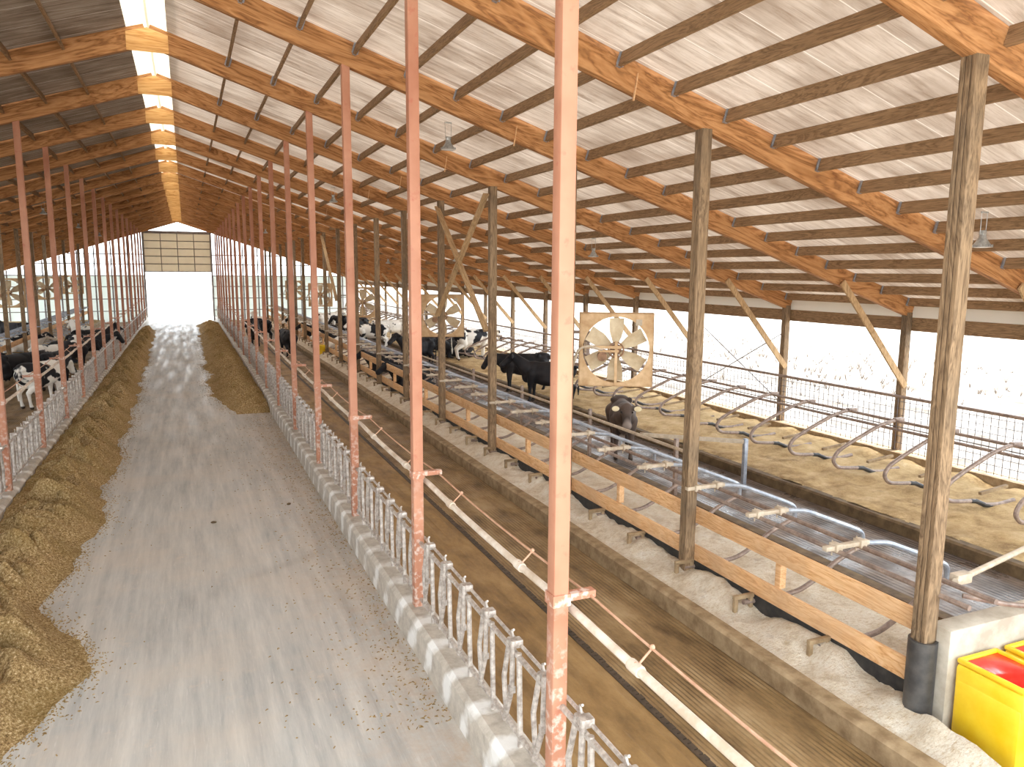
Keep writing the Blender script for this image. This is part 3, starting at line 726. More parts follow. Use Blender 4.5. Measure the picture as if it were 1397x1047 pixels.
# ------------------------------------------------------------------ stall dividers
def divider_inner():
    P = {}
    pts = [(6.62, 0, 1.41), (7.0, 0, 1.36), (7.8, 0, 1.04), (8.02, 0, 0.94), (8.02, 0, 0.76), (7.85, 0, 0.71), (7.6, 0, 0.62), (7.3, 0, 0.44), (7.0, 0, 0.31), (6.6, 0, 0.28), (6.1, 0, 0.30)]
    hi = pts[:5]; lo = pts[4:]
    b = MB(); b.tube(fillet(hi, 0.1), 0.031, 8); P['loop'] = b.mesh('loop', M['galv'], True)
    b = MB(); b.tube(fillet(lo, 0.12), 0.031, 8); P['lower_pipe'] = b.mesh('lower_pipe', M['pipe'], True)
    b = MB(); b.box((6.4, 0, 1.41), (0.62, 0.07, 0.05), bev=0.008); b.box((6.25, 0, 1.41), (0.09, 0.12, 0.09), bev=0.01); b.box((6.6, 0, 1.41), (0.09, 0.12, 0.09), bev=0.01)
    b.tube([(6.25, 0.05, 1.3), (6.25, 0.05, 1.47)], 0.008, 5); b.tube([(6.6, 0.05, 1.3), (6.6, 0.05, 1.47)], 0.008, 5)
    P['clamp_bar'] = b.mesh('clamp_bar', M['pale_pipe'], True)
    b = MB(); b.box((6.1, 0, 0.38), (0.3, 0.05, 0.05), bev=0.006); b.box((5.98, 0, 0.2), (0.05, 0.05, 0.38), bev=0.006); b.box((6.21, 0, 0.2), (0.05, 0.05, 0.38), bev=0.006)
    P['foot_bracket'] = b.mesh('foot_bracket', M['curb_brown'], True)
    return P
DI = divider_inner()
o0 = root('stall_divider', (0, 0, 0), 'x', 'stall divider', 'inner stall dividers')
for k, v in DI.items(): put(k, v, parent=o0)
nd = 0; first = True
for i in range(0, 17):
    for t in range(3):
        y = G(i) + 1.22 * t + 1.17
        lab = 'grey pipe stall divider behind the boards, %s in the bay past the %s inner post' % (ORD[t + 1], ORD[i + 1])
        if first: o0.location = (0, y, 0); o0['label'] = lab; first = False
        else: copy_tree(o0, (0, y, 0), label=lab)
def merged(P, flip):
    b = MB()
    for me in P:
        vs = [(mir(q.co.x) if flip else q.co.x, q.co.y, q.co.z) for q in me.vertices]; b.add(vs, [tuple(f.vertices) for f in me.polygons])
    return b
dl = merged(DI.values(), True).mesh('stall_divider', M['galv'], True)
for i in range(7, 17):
    for t in range(3):
        put('stall_divider', dl, (0, G(i) + 1.22 * t + 1.17, 0), cat='stall divider', group='shaded-side stall dividers',
            label='pipe stall divider on the shaded side, %s in the bay past the %s inner post' % (ORD[t + 1], ORD[i + 1]))
for s in (1, -1):
    for (x, nm) in ((6.25, 'over the wooden boards'), (6.6, 'just behind the boards')):
        b = MB(); b.tube([(0, 4.3 if s > 0 else 26, 1.37), (0, YE - 3, 1.37)], 0.028, 8)
        put('neck_rail', b.mesh('neck_rail', M['pipe' if s > 0 else 'pale_pipe'], True), (x if s > 0 else mir(x), 0, 0), label='long dull pipe running %s, %s' % (nm, SIDE[s]), cat='rail')

def divider_outer():
    P = {}
    pts = [(13.45, 0, 1.33), (13.2, 0, 1.31), (12.85, 0, 1.24), (12.2, 0, 0.99), (11.78, 0, 0.80), (11.66, 0, 0.62), (11.8, 0, 0.47), (12.1, 0, 0.43), (12.5, 0, 0.40), (12.72, 0, 0.30), (13.1, 0, 0.26), (13.5, 0, 0.3)]
    b = MB(); b.tube(fillet(pts, 0.16), 0.038, 8); P['loop'] = b.mesh('loop', M['pipe'], True)
    b = MB(); b.tube([(12.35, 0, 0.41), (12.5, 0, 0.39), (12.72, 0, 0.30), (12.9, 0, 0.26)], 0.042, 8); P['rubber_sleeve'] = b.mesh('rubber_sleeve', M['rubber'], True)
    b = MB(); b.box((13.4, 0, 1.33), (0.24, 0.1, 0.08), bev=0.01); P['clamp'] = b.mesh('clamp', M['pipe'], True)
    b = MB(); b.box((13.1, 0.12, 0.5), (0.7, 0.06, 0.05), Matrix.Rotation(-0.1, 3, 'Y')); P['support_board'] = b.mesh('support_board', M['curb_brown'])
    return P
DO = divider_outer()
o1 = root('outer_stall_divider', (0, 0, 0), 'x', 'stall divider', 'outer stall dividers'); first = True
for k, v in DO.items(): put(k, v, parent=o1)
for i in range(0, 17):
    for t in range(3):
        y = G(i) + 1.22 * t + 0.35
        lab = 'looped pipe divider below the mesh fence, %s in the bay past the %s eave post' % (ORD[t + 1], ORD[i + 1])
        if first: o1.location = (0, y, 0); o1['label'] = lab; first = False
        else: copy_tree(o1, (0, y, 0), label=lab)
for x, z, nm in ((13.32, 1.31, 'upper'), (12.95, 1.22, 'lower')):
    b = MB(); b.tube([(0, 3, 0), (0, YE - 2, 0)], 0.03, 8)
    put('stall_rail', b.mesh('stall_rail', M['pipe'], True), (x, 0, z), label='%s long pipe carrying the looped dividers below the mesh fence' % nm, cat='rail')

# long pale rail and swung gate beside the slatted alley
b = MB(); b.tube([(8.16, 11.2, 1.1), (8.16, 30, 1.1)], 0.034, 8); o = root('alley_rail', (0, 0, 0), 'long pale rail above the divider tips beside the slatted alley', 'rail')
put('rail', b.mesh('rail', M['pale_pipe'], True), parent=o)
b = MB(); b.box((0, 0, 0.55), (0.07, 0.07, 1.14), bev=0.006); pm_ = b.mesh('rail_post', M['pipe'], True)
for y in (11.5, 14.8, 18.6, 22.4, 26.2): put('rail_post', pm_, (8.2, y, 0.15), o)
o = root('alley_gate', (10.1, 11.85, 0), 'pale gate bar swung across the slatted alley on a grey post', 'gate')
b = MB(); b.box((0, 0, 0.52), (0.08, 0.08, 1.04), bev=0.006); put('gate_post', b.mesh('gate_post', M['galv'], True), parent=o)
b = MB(); b.bar((0, 0, 0.98), (-1.6, 1.35, 0.98), 0.05, 0.08); put('gate_bar', b.mesh('gate_bar', M['pale_pipe']), parent=o)

# ------------------------------------------------------------------ wire mesh fence along the low outer wall
b = MB(); n = 0
H0, H1 = 0.02, 1.22
y = 0.08
while y < DY - 0.05: b.box((0, y, (H0 + H1) / 2), (0.009, 0.009, H1 - H0)); y += 0.1525
z = H0 + 0.03
while z < H1: b.box((0, DY / 2, z), (0.009, DY - 0.02, 0.009)); z += 0.1525
wm = b.mesh('wire_grid', M['wire'])
b = MB(); b.tube([(0, 0.0, H1), (0, DY, H1)], 0.036, 8); trm = b.mesh('top_pipe', M['pipe'], True)
b = MB(); b.tube([(0, 0.0, 0.55), (0, DY, 0.55)], 0.012, 6); mrm = b.mesh('middle_wire', M['wire'], True)
for i in range(0, 17):
    o = root('mesh_fence_panel', (14.3, G(i), 0.42), 'wire mesh fence panel on the low wall, between the %s and %s eave posts' % (ORD[i + 1], ORD[i + 2]), 'fence', 'mesh fence panels')
    put('wire_grid', wm, parent=o); put('top_pipe', trm, parent=o); put('middle_wire', mrm, parent=o)
b = MB()
for a, c in (((14.43, G(3) + 0.06, 2.75), (14.43, G(4) - 0.06, 0.9)), ((14.46, G(4) - 0.06, 2.75), (14.46, G(3) + 0.06, 0.9))): b.tube([a, c], 0.012, 6)
put('cross_cable', b.mesh('cross_cable', M['wire']), label='thin crossed cables between two eave posts above the mesh fence', cat='cable')

# ------------------------------------------------------------------ concrete wall and yellow waterer by the first wooden post
b = MB(); b.box((7.6, 4.56, 0.5), (2.7, 0.22, 1.16), bev=0.012)
put('wall_trough', b.mesh('wall_trough', M['concrete'], True), kind='structure', label='grey concrete wall end beside the nearest wooden post', cat='wall')
o = root('cattle_waterer', (6.9, 4.11, 0.0), 'yellow plastic cattle waterer with red lid before the concrete wall', 'waterer')
b = MB()
b.box((0, 0, 0.33), (1.2, 0.62, 0.66), bev=0.05)
for sx in (-0.32, 0.32):
    b.box((sx, 0, 0.66), (0.54, 0.64, 0.26), bev=0.05)
    for a in (-1, 1):
        b.box((sx + a * 0.24, 0, 0.81), (0.05, 0.62, 0.05), bev=0.02); b.box((sx, a * 0.285, 0.81), (0.5, 0.05, 0.05), bev=0.02)
put('tank', b.mesh('tank', M['yellow'], True), parent=o)
b = MB(); b.box((0, 0, 0), (0.43, 0.52, 0.03), bev=0.012); b.ball((0, 0, 0.0), (0.19, 0.23, 0.03), n=14); lm = b.mesh('float_lid', M['red_lid'], True)
for sx in (-0.32, 0.32): put('float_lid', lm, (sx, 0, 0.80), o, label='red float lid')
b = MB(); pts = fillet([(6.6, 4.62, 1.3), (6.95, 4.3, 1.26), (7.5, 4.1, 1.3), (8.3, 4.0, 1.35)], 0.3)
b.tube(pts, 0.024, 8); b.bar((7.2, 4.22, 1.26), (7.2, 4.22, 1.16), 0.03, 0.05)
put('bent_rail', b.mesh('bent_rail', M['pipe'], True), label='bent pipe rail passing above the concrete wall end', cat='rail')
b = MB(); b.tube([(6.62, 4.72, 1.4), (9.6, 5.6, 1.2)], 0.03, 8); b.box((6.75, 4.76, 1.4), (0.2, 0.1, 0.1), bev=0.01)
put('cross_rail', b.mesh('cross_rail', M['pale_pipe'], True), label='pale pipe crossing the slatted alley behind the concrete wall', cat='rail')
# small yellow tub far down at the inner stalls
b = MB(); b.lathe([(0.01, 0), (0.2, 0), (0.25, 0.42), (0.27, 0.43), (0.27, 0.46), (0.235, 0.46), (0.19, 0.04), (0.01, 0.04)], n=18)
put('yellow_tub', b.mesh('yellow_tub', M['yellow'], True), (6.0, 38.2, 0.2), label='small yellow tub at the foot of a far inner wooden post', cat='tub')

# ------------------------------------------------------------------ fans
def fan_parts(S=1.34, R=0.6, dp=0.2):
    P = {}
    n = 48; vs = []; fs = []
    def sq(a):
        c, s_ = math.cos(a), math.sin(a); k = (S / 2) / max(abs(c), abs(s_)); return (c * k, s_ * k)
    for yy_ in (-dp / 2, -dp / 2 + 0.02):
        for k in range(n): a = 2 * PI * k / n + PI / 4; x, z = sq(a); vs.append((x, yy_, z))
        for k in range(n): a = 2 * PI * k / n + PI / 4; vs.append((R * math.cos(a), yy_, R * math.sin(a)))
    for k in range(n):
        l = (k + 1) % n
        fs += [(k, l, n + l, n + k), (2 * n + k, 3 * n + k, 3 * n + l, 2 * n + l), (k, 2 * n + k, 2 * n + l, l), (n + k, n + l, 3 * n + l, 3 * n + k)]
    b = MB(); b.add(vs, fs)
    h = S / 2
    for a in (-1, 1):
        b.box((a * (h - 0.01), 0, 0), (0.02, dp, S)); b.box((0, 0, a * (h - 0.01)), (S, dp, 0.02))
    P['housing'] = b.mesh('housing', M['fan'])
    b = MB()
    vs = []; fs = []; k = 9
    for j in range(k):
        t = j / (k - 1); r = 0.09 + (R - 0.03 - 0.09) * t; w = 0.05 + 0.08 * min(1, t * 2.2); tw = math.radians(42 - 18 * t)
        for u in (-1, -0.3, 0.4, 1):
            x = u * w; yy_ = math.sin(tw) * u * w; vs.append((x * math.cos(tw) * 1.15, yy_ + 0.02 * (1 - u * u), r))
    vs2 = [(x, y + 0.006, z) for x, y, z in vs]; N = len(vs)
    for j in range(k - 1):
        for u in range(3):
            a = j * 4 + u; fs.append((a, a + 1, a + 5, a + 4)); fs.append((N + a, N + a + 4, N + a + 5, N + a + 1))
    for j in range(k - 1):
        a = j * 4; fs.append((a, a + 4, N + a + 4, N + a)); a += 3; fs.append((a, N + a, N + a + 4, a + 4))
    for u in range(3): fs.append((u, N + u, N + u + 1, u + 1)); a = (k - 1) * 4 + u; fs.append((a, a + 1, N + a + 1, N + a))
    b.add(vs + vs2, fs); P['blade'] = b.mesh('blade', M['blade'], True)
    b = MB(); b.tube([(0, -0.06, 0), (0, 0.06, 0)], 0.1, 18); b.tube([(0.0, -0.1, 0), (0, -0.06, 0)], 0.04, 12)
    b.tube([(0.135 * math.cos(2 * PI * k / 28), -0.11, 0.135 * math.sin(2 * PI * k / 28)) for k in range(28)], 0.014, 6, closed=True)
    for k in range(3): a = 2 * PI * k / 3 + 0.4; b.bar((0, -0.11, 0), (0.13 * math.cos(a), -0.11, 0.13 * math.sin(a)), 0.02, 0.015)
    P['pulley'] = b.mesh('pulley', M['fan_dark'], True)
    b = MB(); b.tube([(-0.25, -0.17, -0.12), (-0.25, 0.02, -0.12)], 0.085, 16); b.tube([(-0.25, -0.19, -0.12), (-0.25, -0.17, -0.12)], 0.05, 12); b.box((-0.25, -0.08, -0.02), (0.12, 0.12, 0.05), bev=0.01)
    P['motor'] = b.mesh('motor', M['fan_dark'], True)
    b = MB()
    b.bar((0, -0.13, -h + 0.02), (0, -0.13, 0.16), 0.05, 0.03, up=(0, 1, 0)); b.bar((-h + 0.02, -0.14, 0.05), (0.1, -0.14, 0.05), 0.03, 0.05); b.bar((-0.32, -0.14, -0.02), (0.05, -0.14, -0.02), 0.03, 0.04)
    P['mounting_bar'] = b.mesh('mounting_bar', M['fan'])
    b = MB(); b.box((0.4, -dp / 2 - 0.012, 0.5), (0.11, 0.02, 0.11), bev=0.004); P['switch_box'] = b.mesh('switch_box', M['pale_pipe'])
    b = MB(); b.tube(fillet([(-0.25, -0.15, 0.0), (-0.5, -0.2, 0.08), (-0.68, -0.2, 0.02), (-0.78, -0.16, -0.3)], 0.1), 0.022, 8); P['conduit'] = b.mesh('conduit', M['pale_pipe'], True)
    return P
FP = fan_parts()
f0 = root('barn_fan', (0, 0, 0), 'x', 'fan', 'square barn fans')
for k, v in FP.items():
    if k == 'blade':
        for q in range(6): put('blade', v, (0, 0, 0), f0, rot=(0, 2 * PI * q / 6 + 0.02, 0))
    else: put(k, v, parent=f0)
fans = [((7.17, G(2) + 0.05, 2.91), 'square tan six-bladed fan hanging beside the third inner post, the biggest'),
        ((7.4, G(5) + 0.05, 2.92), 'square tan fan beside the sixth inner post behind the wind braces'),
        ((7.2, G(8) + 0.05, 2.92), 'square tan fan beside the ninth inner post'),
        ((7.1, G(11) + 0.05, 2.92), 'small distant fan beside the twelfth inner post, mesh-fence side'),
        ((7.1, G(14) + 0.05, 2.92), 'tiny distant fan beside the fifteenth inner post, mesh-fence side'),
        ((-7.5, G(10) + 0.05, 3.2), 'square fan over the stalls of the shaded side, the closer one'),
        ((-7.5, G(13) + 0.05, 3.2), 'square fan over the stalls of the shaded side, the middle one'),
        ((-7.5, G(16) + 0.05, 3.2), 'square fan over the stalls of the shaded side, the most distant one')]
hang = MB(); hang.bar((-0.5, 0, 0.6), (-0.5, 0, 3.05), 0.03, 0.03, up=(0, 1, 0)); hang.bar((0.5, 0, 0.6), (0.5, 0, 2.6), 0.03, 0.03, up=(0, 1, 0))
for k, (p, lab) in enumerate(fans):
    fr = (0, 0, -0.48 if k == 0 else -0.3 if p[0] > 0 else 0.12)
    if k == 0: f0.location = p; f0.rotation_euler = fr; f0['label'] = lab; o = f0
    else: o = copy_tree(f0, p, fr, label=lab)
    px, py, pz = p; s = 1 if px > 0 else -1
    b = MB()
    xi = XW if s > 0 else mir(XW)
    xe_ = (xi - px) / math.cos(fr[2])
    b.bar((xe_, 0.12, 0.3), (-s * 0.5, 0.12, 0.3), 0.05, 0.05); b.bar((xe_, 0.12, -0.3), (-s * 0.5, 0.12, -0.3), 0.05, 0.05); b.bar((-s * 0.5, 0.12, -0.32), (-s * 0.5, 0.12, 0.32), 0.05, 0.05)
    put('hanging_arm', b.mesh('hanging_arm', M['pipe']), parent=o)

# ------------------------------------------------------------------ lamps under the purlins
b = MB(); b.lathe([(0.05, 0.26), (0.07, 0.24), (0.08, 0.16), (0.13, 0.08), (0.2, 0.0), (0.205, 0.0), (0.14, 0.09), (0.09, 0.17), (0.03, 0.25)], n=24)
for k in range(24):
    a = 2 * PI * k / 24; b.box((0.2 * math.cos(a), 0.2 * math.sin(a), 0.03), (0.012, 0.012, 0.05))
R1 = b.mesh('reflector', M['lamp'], True)
b = MB(); b.lathe([(0.001, -0.012), (0.1, -0.01), (0.19, 0.004), (0.19, 0.012), (0.001, 0.012)], n=24); R2 = b.mesh('lens', M['lens'], True)
b = MB(); b.box((0, 0, 0.3), (0.12, 0.1, 0.1), bev=0.015); b.tube([(-0.08, 0, 0.28), (-0.09, 0, 0.72)], 0.006, 5); b.tube([(0.08, 0, 0.28), (0.09, 0, 0.72)], 0.006, 5); b.tube([(-0.1, 0, 0.72), (0.1, 0, 0.72)], 0.02, 6)
R3 = b.mesh('hanger', M['lamp'], True)
l0 = root('barn_lamp', (0, 0, 0), 'x', 'lamp', 'round barn lamps'); l0.scale = (0.64,) * 3
put('reflector', R1, parent=l0); put('lens', R2, parent=l0); put('hanger', R3, parent=l0)
AISLE = {4.4: 'over the brown alley beside the sprinkler pipe', 9.75: 'over the slatted alley, mesh-fence side', -5.1: 'over the feed alley of the shaded side', -10.3: 'over the slatted alley of the shaded side'}
lamps = [(4.4, y) for y in (13.3, 24.8, 36.0, 47.0, 58.0)] + [(9.85, 7.1)] + [(9.75, y) for y in (17.6, 28.6, 39.5, 50.5)] + \
        [(-5.1, y) for y in (3.0, 14.0, 25.0, 36.0, 47.0, 58.0)] + [(-10.3, y) for y in (17.0, 28.0, 39.0, 50.0)]  # rows extended with added lamps, some out of view, for fill light
cnt = {}
bulb = D.lights.new('barn_lamp_fill', 'AREA'); bulb.shape = 'DISK'; bulb.size = 0.24; bulb.energy = 11; bulb.color = (0.93, 0.97, 1.0)
for k, (x, y) in enumerate(lamps):
    key = 9.75 if x > 9 else x
    cnt[key] = cnt.get(key, 0) + 1
    z = zlow(x) - 0.22
    lab = 'round barn lamp %s, %s from the camera' % (AISLE[key], ORD[cnt[key]])
    if k == 0: l0.location = (x, y, z); l0['label'] = lab
    else: copy_tree(l0, (x, y, z), label=lab)
    lo = D.objects.new('barn_lamp_fill', bulb); COL.objects.link(lo); lo.location = (x, y, z - 0.02)

# ------------------------------------------------------------------ far end wall and door
ZP = 3.8
DX0, DX1, DZ0, DZ1 = -3.05, 2.05, 4.14, 7.3
def wall_piece(name, x0, x1, z0, z1, mat, lab):
    b = MB(); b.box(((x0 + x1) / 2, YE + 0.03, (z0 + z1) / 2), (x1 - x0, 0.04, z1 - z0))
    return put(name, b.mesh(name, mat), kind='structure', label=lab, cat='wall')
wall_piece('wall_end', DX1 + 0.1, XE + 0.1, -0.05, ZP, M['panel'], 'milky lower panels of the far end wall, mesh-fence side')
wall_piece('wall_end', mir(XE) - 0.1, DX0 - 0.1, -0.05, ZP, M['panel'], 'milky lower panels of the far end wall, shaded side')
b = MB()
for s in (1, -1):
    x = 3.4 if s > 0 else -4.3
    while abs(x - XC) < XE - XC:
        b.box((x, YE - 0.03, (zlow(x) + 0.0) / 2), (0.1, 0.08, zlow(x))); x += s * 1.22
for z in (ZP, 4.75, 5.55):
    for s in (1, -1):
        x0 = DX1 if s > 0 else DX0
        xe = XC + s * min(XE - XC, (6.08 - z) / SL + (XW - XC)); b.box(((x0 + xe) / 2, YE - 0.06, z), (abs(xe - x0), 0.06, 0.09))
for z in (0.9, 1.9, 2.9):
    for s in (1, -1):
        x0 = DX1 if s > 0 else DX0; xe = XE if s > 0 else mir(XE); b.box(((x0 + xe) / 2, YE - 0.02, z), (abs(xe - x0), 0.05, 0.07))
put('wall_end_framing', b.mesh('wall_end_framing', M['stud']), kind='structure', label='grey studs and girts of the open far gable', cat='wall')
b = MB()
for x in (DX0 - 0.06, DX1 + 0.06): b.box((x, YE - 0.04, 3.72), (0.14, 0.14, 7.45))
b.box(((DX0 + DX1) / 2, YE - 0.04, DZ1 + 0.1), (DX1 - DX0 + 0.2, 0.14, 0.18)); b.box((XC, YE - 0.02, 7.8), (0.06, 0.06, 0.9))
put('door_frame', b.mesh('door_frame', M['stud']), kind='structure', label='grey frame around the far overhead door', cat='door frame')
o = put('door_1', None, (0, YE - 0.12, 0), kind='structure', label='cream overhead door half raised at the far end', cat='door')
b = MB(); n = 5; hh = (DZ1 - DZ0) / n
for k in range(n): b.box(((DX0 + DX1) / 2, 0, DZ0 + hh * (k + 0.5)), (DX1 - DX0, 0.05, hh - 0.02), bev=0.012)
put('door_panel', b.mesh('door_panel', M['door']), parent=o)
b = MB()
for k in range(n + 1): b.box(((DX0 + DX1) / 2, -0.04, DZ0 + hh * k), (DX1 - DX0, 0.03, 0.07))
for k in range(5): b.box((DX0 + (DX1 - DX0) * k / 4, -0.05, (DZ0 + DZ1) / 2), (0.06, 0.03, DZ1 - DZ0))
put('door_stiles', b.mesh('door_stiles', M['door_line']), parent=o)

# dry weeds outside the mesh fence
rnd = random.Random(11); b = MB()
for k in range(420):
    if rnd.random() < 0.35: x, y = 36.5 + rnd.gauss(0, 0.5), rnd.uniform(18, 90)
    else:
        cx = rnd.choice([(26, 24), (30, 34), (24, 38), (28, 21), (33, 46), (31, 27)]); x, y = cx[0] + rnd.gauss(0, 2.2), cx[1] + rnd.gauss(0, 3.0)
    h = rnd.uniform(0.1, 0.34)
    for q in range(3):
        a = rnd.uniform(0, 2 * PI); b.tube([(x, y, -0.4), (x + 0.12 * math.cos(a), y + 0.12 * math.sin(a), -0.37 + h)], [0.018, 0.006], 3)
put('dry_weeds', b.mesh('dry_weeds', M['straw_tuft']), kind='stuff', label='sparse brown weeds on the bright ground beyond the mesh fence', cat='weeds')

# ------------------------------------------------------------------ cows
def capsule(b, p0, r0, p1, r1, k=7):
    p0, p1 = Vector(p0), Vector(p1)
    for j in range(k): t = j / (k - 1); b.ball(p0.lerp(p1, t), r0 + (r1 - r0) * t, n=12)
def head(b, poll, muz):
    poll, muz = Vector(poll), Vector(muz); d = (muz - poll).normalized()
    side = Vector((0, 0, 1)).cross(d).normalized()
    capsule(b, poll, 0.125, poll.lerp(muz, 0.45), 0.112, 6); capsule(b, poll.lerp(muz, 0.45), 0.108, muz, 0.098, 6)
    up = d.cross(side); up = up if up.z > 0 else -up
    for s in (-1, 1):
        b.ball(poll.lerp(muz, 0.3) + side * s * 0.085 + up * 0.03, 0.045, n=8)
        e0 = poll + side * s * 0.1 - d * 0.0; e1 = poll + side * s * 0.33 - Vector((0, 0, 0.02))
        rt = (e1 - e0).to_track_quat('X', 'Z').to_matrix(); b.ball((e0 + e1) / 2, (0.15, 0.032, 0.078), rt, n=10)
    b.ball(muz + d * 0.01, (0.1, 0.118, 0.098), n=12); b.ball(poll.lerp(muz, 0.5) - up * 0.06, 0.085, n=10)
    return poll, muz, d, side, up
def make_cow(pose):
    b = MB(); lie = pose == 'lying'; dz = -0.5 if lie else 0.0
    E = lambda c, r, rot=None: b.ball((c[0], c[1], c[2] + dz), r, rot, n=18)
    E((0.0, 0, 0.98), (0.72, 0.32 if not lie else 0.37, 0.36)); E((0.42, 0, 0.98), (0.36, 0.27, 0.37)); E((-0.58, 0, 1.06), (0.36, 0.27, 0.31)); E((-0.05, 0, 0.82), (0.58, 0.31, 0.27))
    E((0.45, 0, 1.22), (0.3, 0.12, 0.14)); E((0, 0, 1.26), (0.8, 0.13, 0.08)); E((-0.65, 0, 1.28), (0.3, 0.2, 0.09))
    for s in (-1, 1): E((-0.5, s * 0.2, 1.27), 0.075); E((-0.9, s * 0.11, 1.2), 0.08)
    E((0.68, 0, 0.86), (0.16, 0.15, 0.22))
    if pose == 'eating': nk, poll, muz = (0.98, 0, 0.98), (1.22, 0, 0.92), (1.52, 0, 0.52)
    elif pose == 'level': nk, poll, muz = (1.0, 0, 1.2), (1.14, 0, 1.36), (1.36, 0, 1.0)
    elif pose == 'alert': nk, poll, muz = (0.98, 0, 1.38), (1.12, 0, 1.52), (1.46, 0, 1.22)
    elif pose == 'low': nk, poll, muz = (1.0, 0, 1.2), (1.2, 0, 1.24), (1.42, 0, 0.88)
    else: nk, poll, muz = (0.92, 0, 0.78), (1.06, 0, 0.90), (1.42, 0, 0.66)
    capsule(b, (0.62, 0, 1.08 + dz), 0.25, nk, 0.165, 8); capsule(b, nk, 0.165, poll, 0.12, 5); capsule(b, (0.7, 0, 0.9 + dz), 0.13, Vector(nk) - Vector((0, 0, 0.1)), 0.1, 6)
    hd = head(b, poll, muz)
    if not lie:
        for s in (-1, 1):
            st = 0.05 * s
            capsule(b, (0.5, s * 0.17, 0.95), 0.16, (0.5 + st, s * 0.17, 0.62), 0.09); capsule(b, (0.5 + st, s * 0.17, 0.62), 0.085, (0.5 + st, s * 0.17, 0.42), 0.062); capsule(b, (0.5 + st, s * 0.17, 0.42), 0.058, (0.5 + st, s * 0.17, 0.14), 0.042)
            capsule(b, (0.5 + st, s * 0.17, 0.14), 0.05, (0.54 + st, s * 0.17, 0.045), 0.062)
            capsule(b, (-0.62, s * 0.19, 0.98), 0.2, (-0.5, s * 0.2, 0.72), 0.13); capsule(b, (-0.5, s * 0.2, 0.72), 0.12, (-0.82 + st, s * 0.18, 0.5), 0.07)
            capsule(b, (-0.82 + st, s * 0.18, 0.5), 0.062, (-0.76 + st, s * 0.18, 0.15), 0.045); capsule(b, (-0.76 + st, s * 0.18, 0.15), 0.05, (-0.72 + st, s * 0.18, 0.045), 0.062)
        b.ball((-0.38, 0, 0.6), (0.2, 0.15, 0.14), n=14)
        for sx in (-0.46, -0.3):
            for s in (-1, 1): capsule(b, (sx, s * 0.07, 0.5), 0.022, (sx, s * 0.07, 0.43), 0.02, 3)
    else:
        for s in (-1, 1):
            capsule(b, (0.5, s * 0.22, 0.4), 0.14, (0.72, s * 0.26, 0.12), 0.08); capsule(b, (0.72, s * 0.26, 0.12), 0.065, (0.4, s * 0.24, 0.06), 0.05)
            capsule(b, (-0.6, s * 0.24, 0.42), 0.2, (-0.28, s * 0.34, 0.2), 0.12); capsule(b, (-0.28, s * 0.34, 0.2), 0.1, (-0.7, s * 0.4, 0.08), 0.06); capsule(b, (-0.7, s * 0.4, 0.08), 0.05, (-0.4, s * 0.44, 0.06), 0.05)
    tl = [(-0.96, 0, 1.24 + dz), (-1.04, 0, 1.05 + dz), (-1.04, 0.02, 0.8 + (dz * 0.9))] + ([(-1.0, 0.04, 0.5), ] if not lie else [(-1.1, 0.1, 0.12)])
    for j in range(len(tl) - 1): capsule(b, tl[j], 0.036, tl[j + 1], 0.03, 7)
    capsule(b, tl[-1], 0.045, Vector(tl[-1]) - Vector((0.0, 0, 0.2 if not lie else 0.02)), 0.03, 5)
    me = D.meshes.new('tmp'); me.from_pydata(b.v, [], b.f); o = D.objects.new('tmp', me); COL.objects.link(o)
    r = o.modifiers.new('r', 'REMESH'); r.mode = 'VOXEL'; r.voxel_size = 0.022; r.use_smooth_shade = True
    sm = o.modifiers.new('s', 'SMOOTH'); sm.factor = 0.5; sm.iterations = 5
    dg = bpy.context.evaluated_depsgraph_get(); dg.update()
    out = D.meshes.new_from_object(o.evaluated_get(dg)); out.name = 'cow_body'
    D.objects.remove(o); D.meshes.remove(me)
    for p in out.polygons: p.use_smooth = True
    return out, hd
POSE = {p: make_cow(p) for p in ('alert', 'low', 'level', 'lying')}
eyeb = MB(); eyeb.ball((0, 0, 0), 0.024, n=8); eye_me = eyeb.mesh('eye', M['eye'], True)
tagb = MB(); tagb.ball((0, 0, 0), (0.014, 0.085, 0.062), n=12); tag_me = tagb.mesh('ear_tag', M['tag'])
BODY = {}
def cow(pose, mat, loc, heading, label, group='dairy cows', scale=1.0, tags=False):
    """heading: degrees, 0 looks along +x, 90 along +y"""
    key = (pose, mat)
    if key not in BODY:
        me = POSE[pose][0].copy(); me.materials.clear(); me.materials.append(M[mat]); BODY[key] = me
    poll, muz, d, side, up = POSE[pose][1]
    o = root('cow', loc, label, 'cow', group, rot=(0, 0, math.radians(heading))); o.scale = (scale,) * 3
    put('body', BODY[key], parent=o)
    for s in (-1, 1):
        put('eye', eye_me, poll.lerp(muz, 0.3) + side * s * 0.124 + up * 0.045, o)
        if tags: put('ear_tag', tag_me, poll + side * s * 0.25 + Vector((0.045, 0, -0.015)), o, label='pale yellow ear tag')
    return o
C = cow
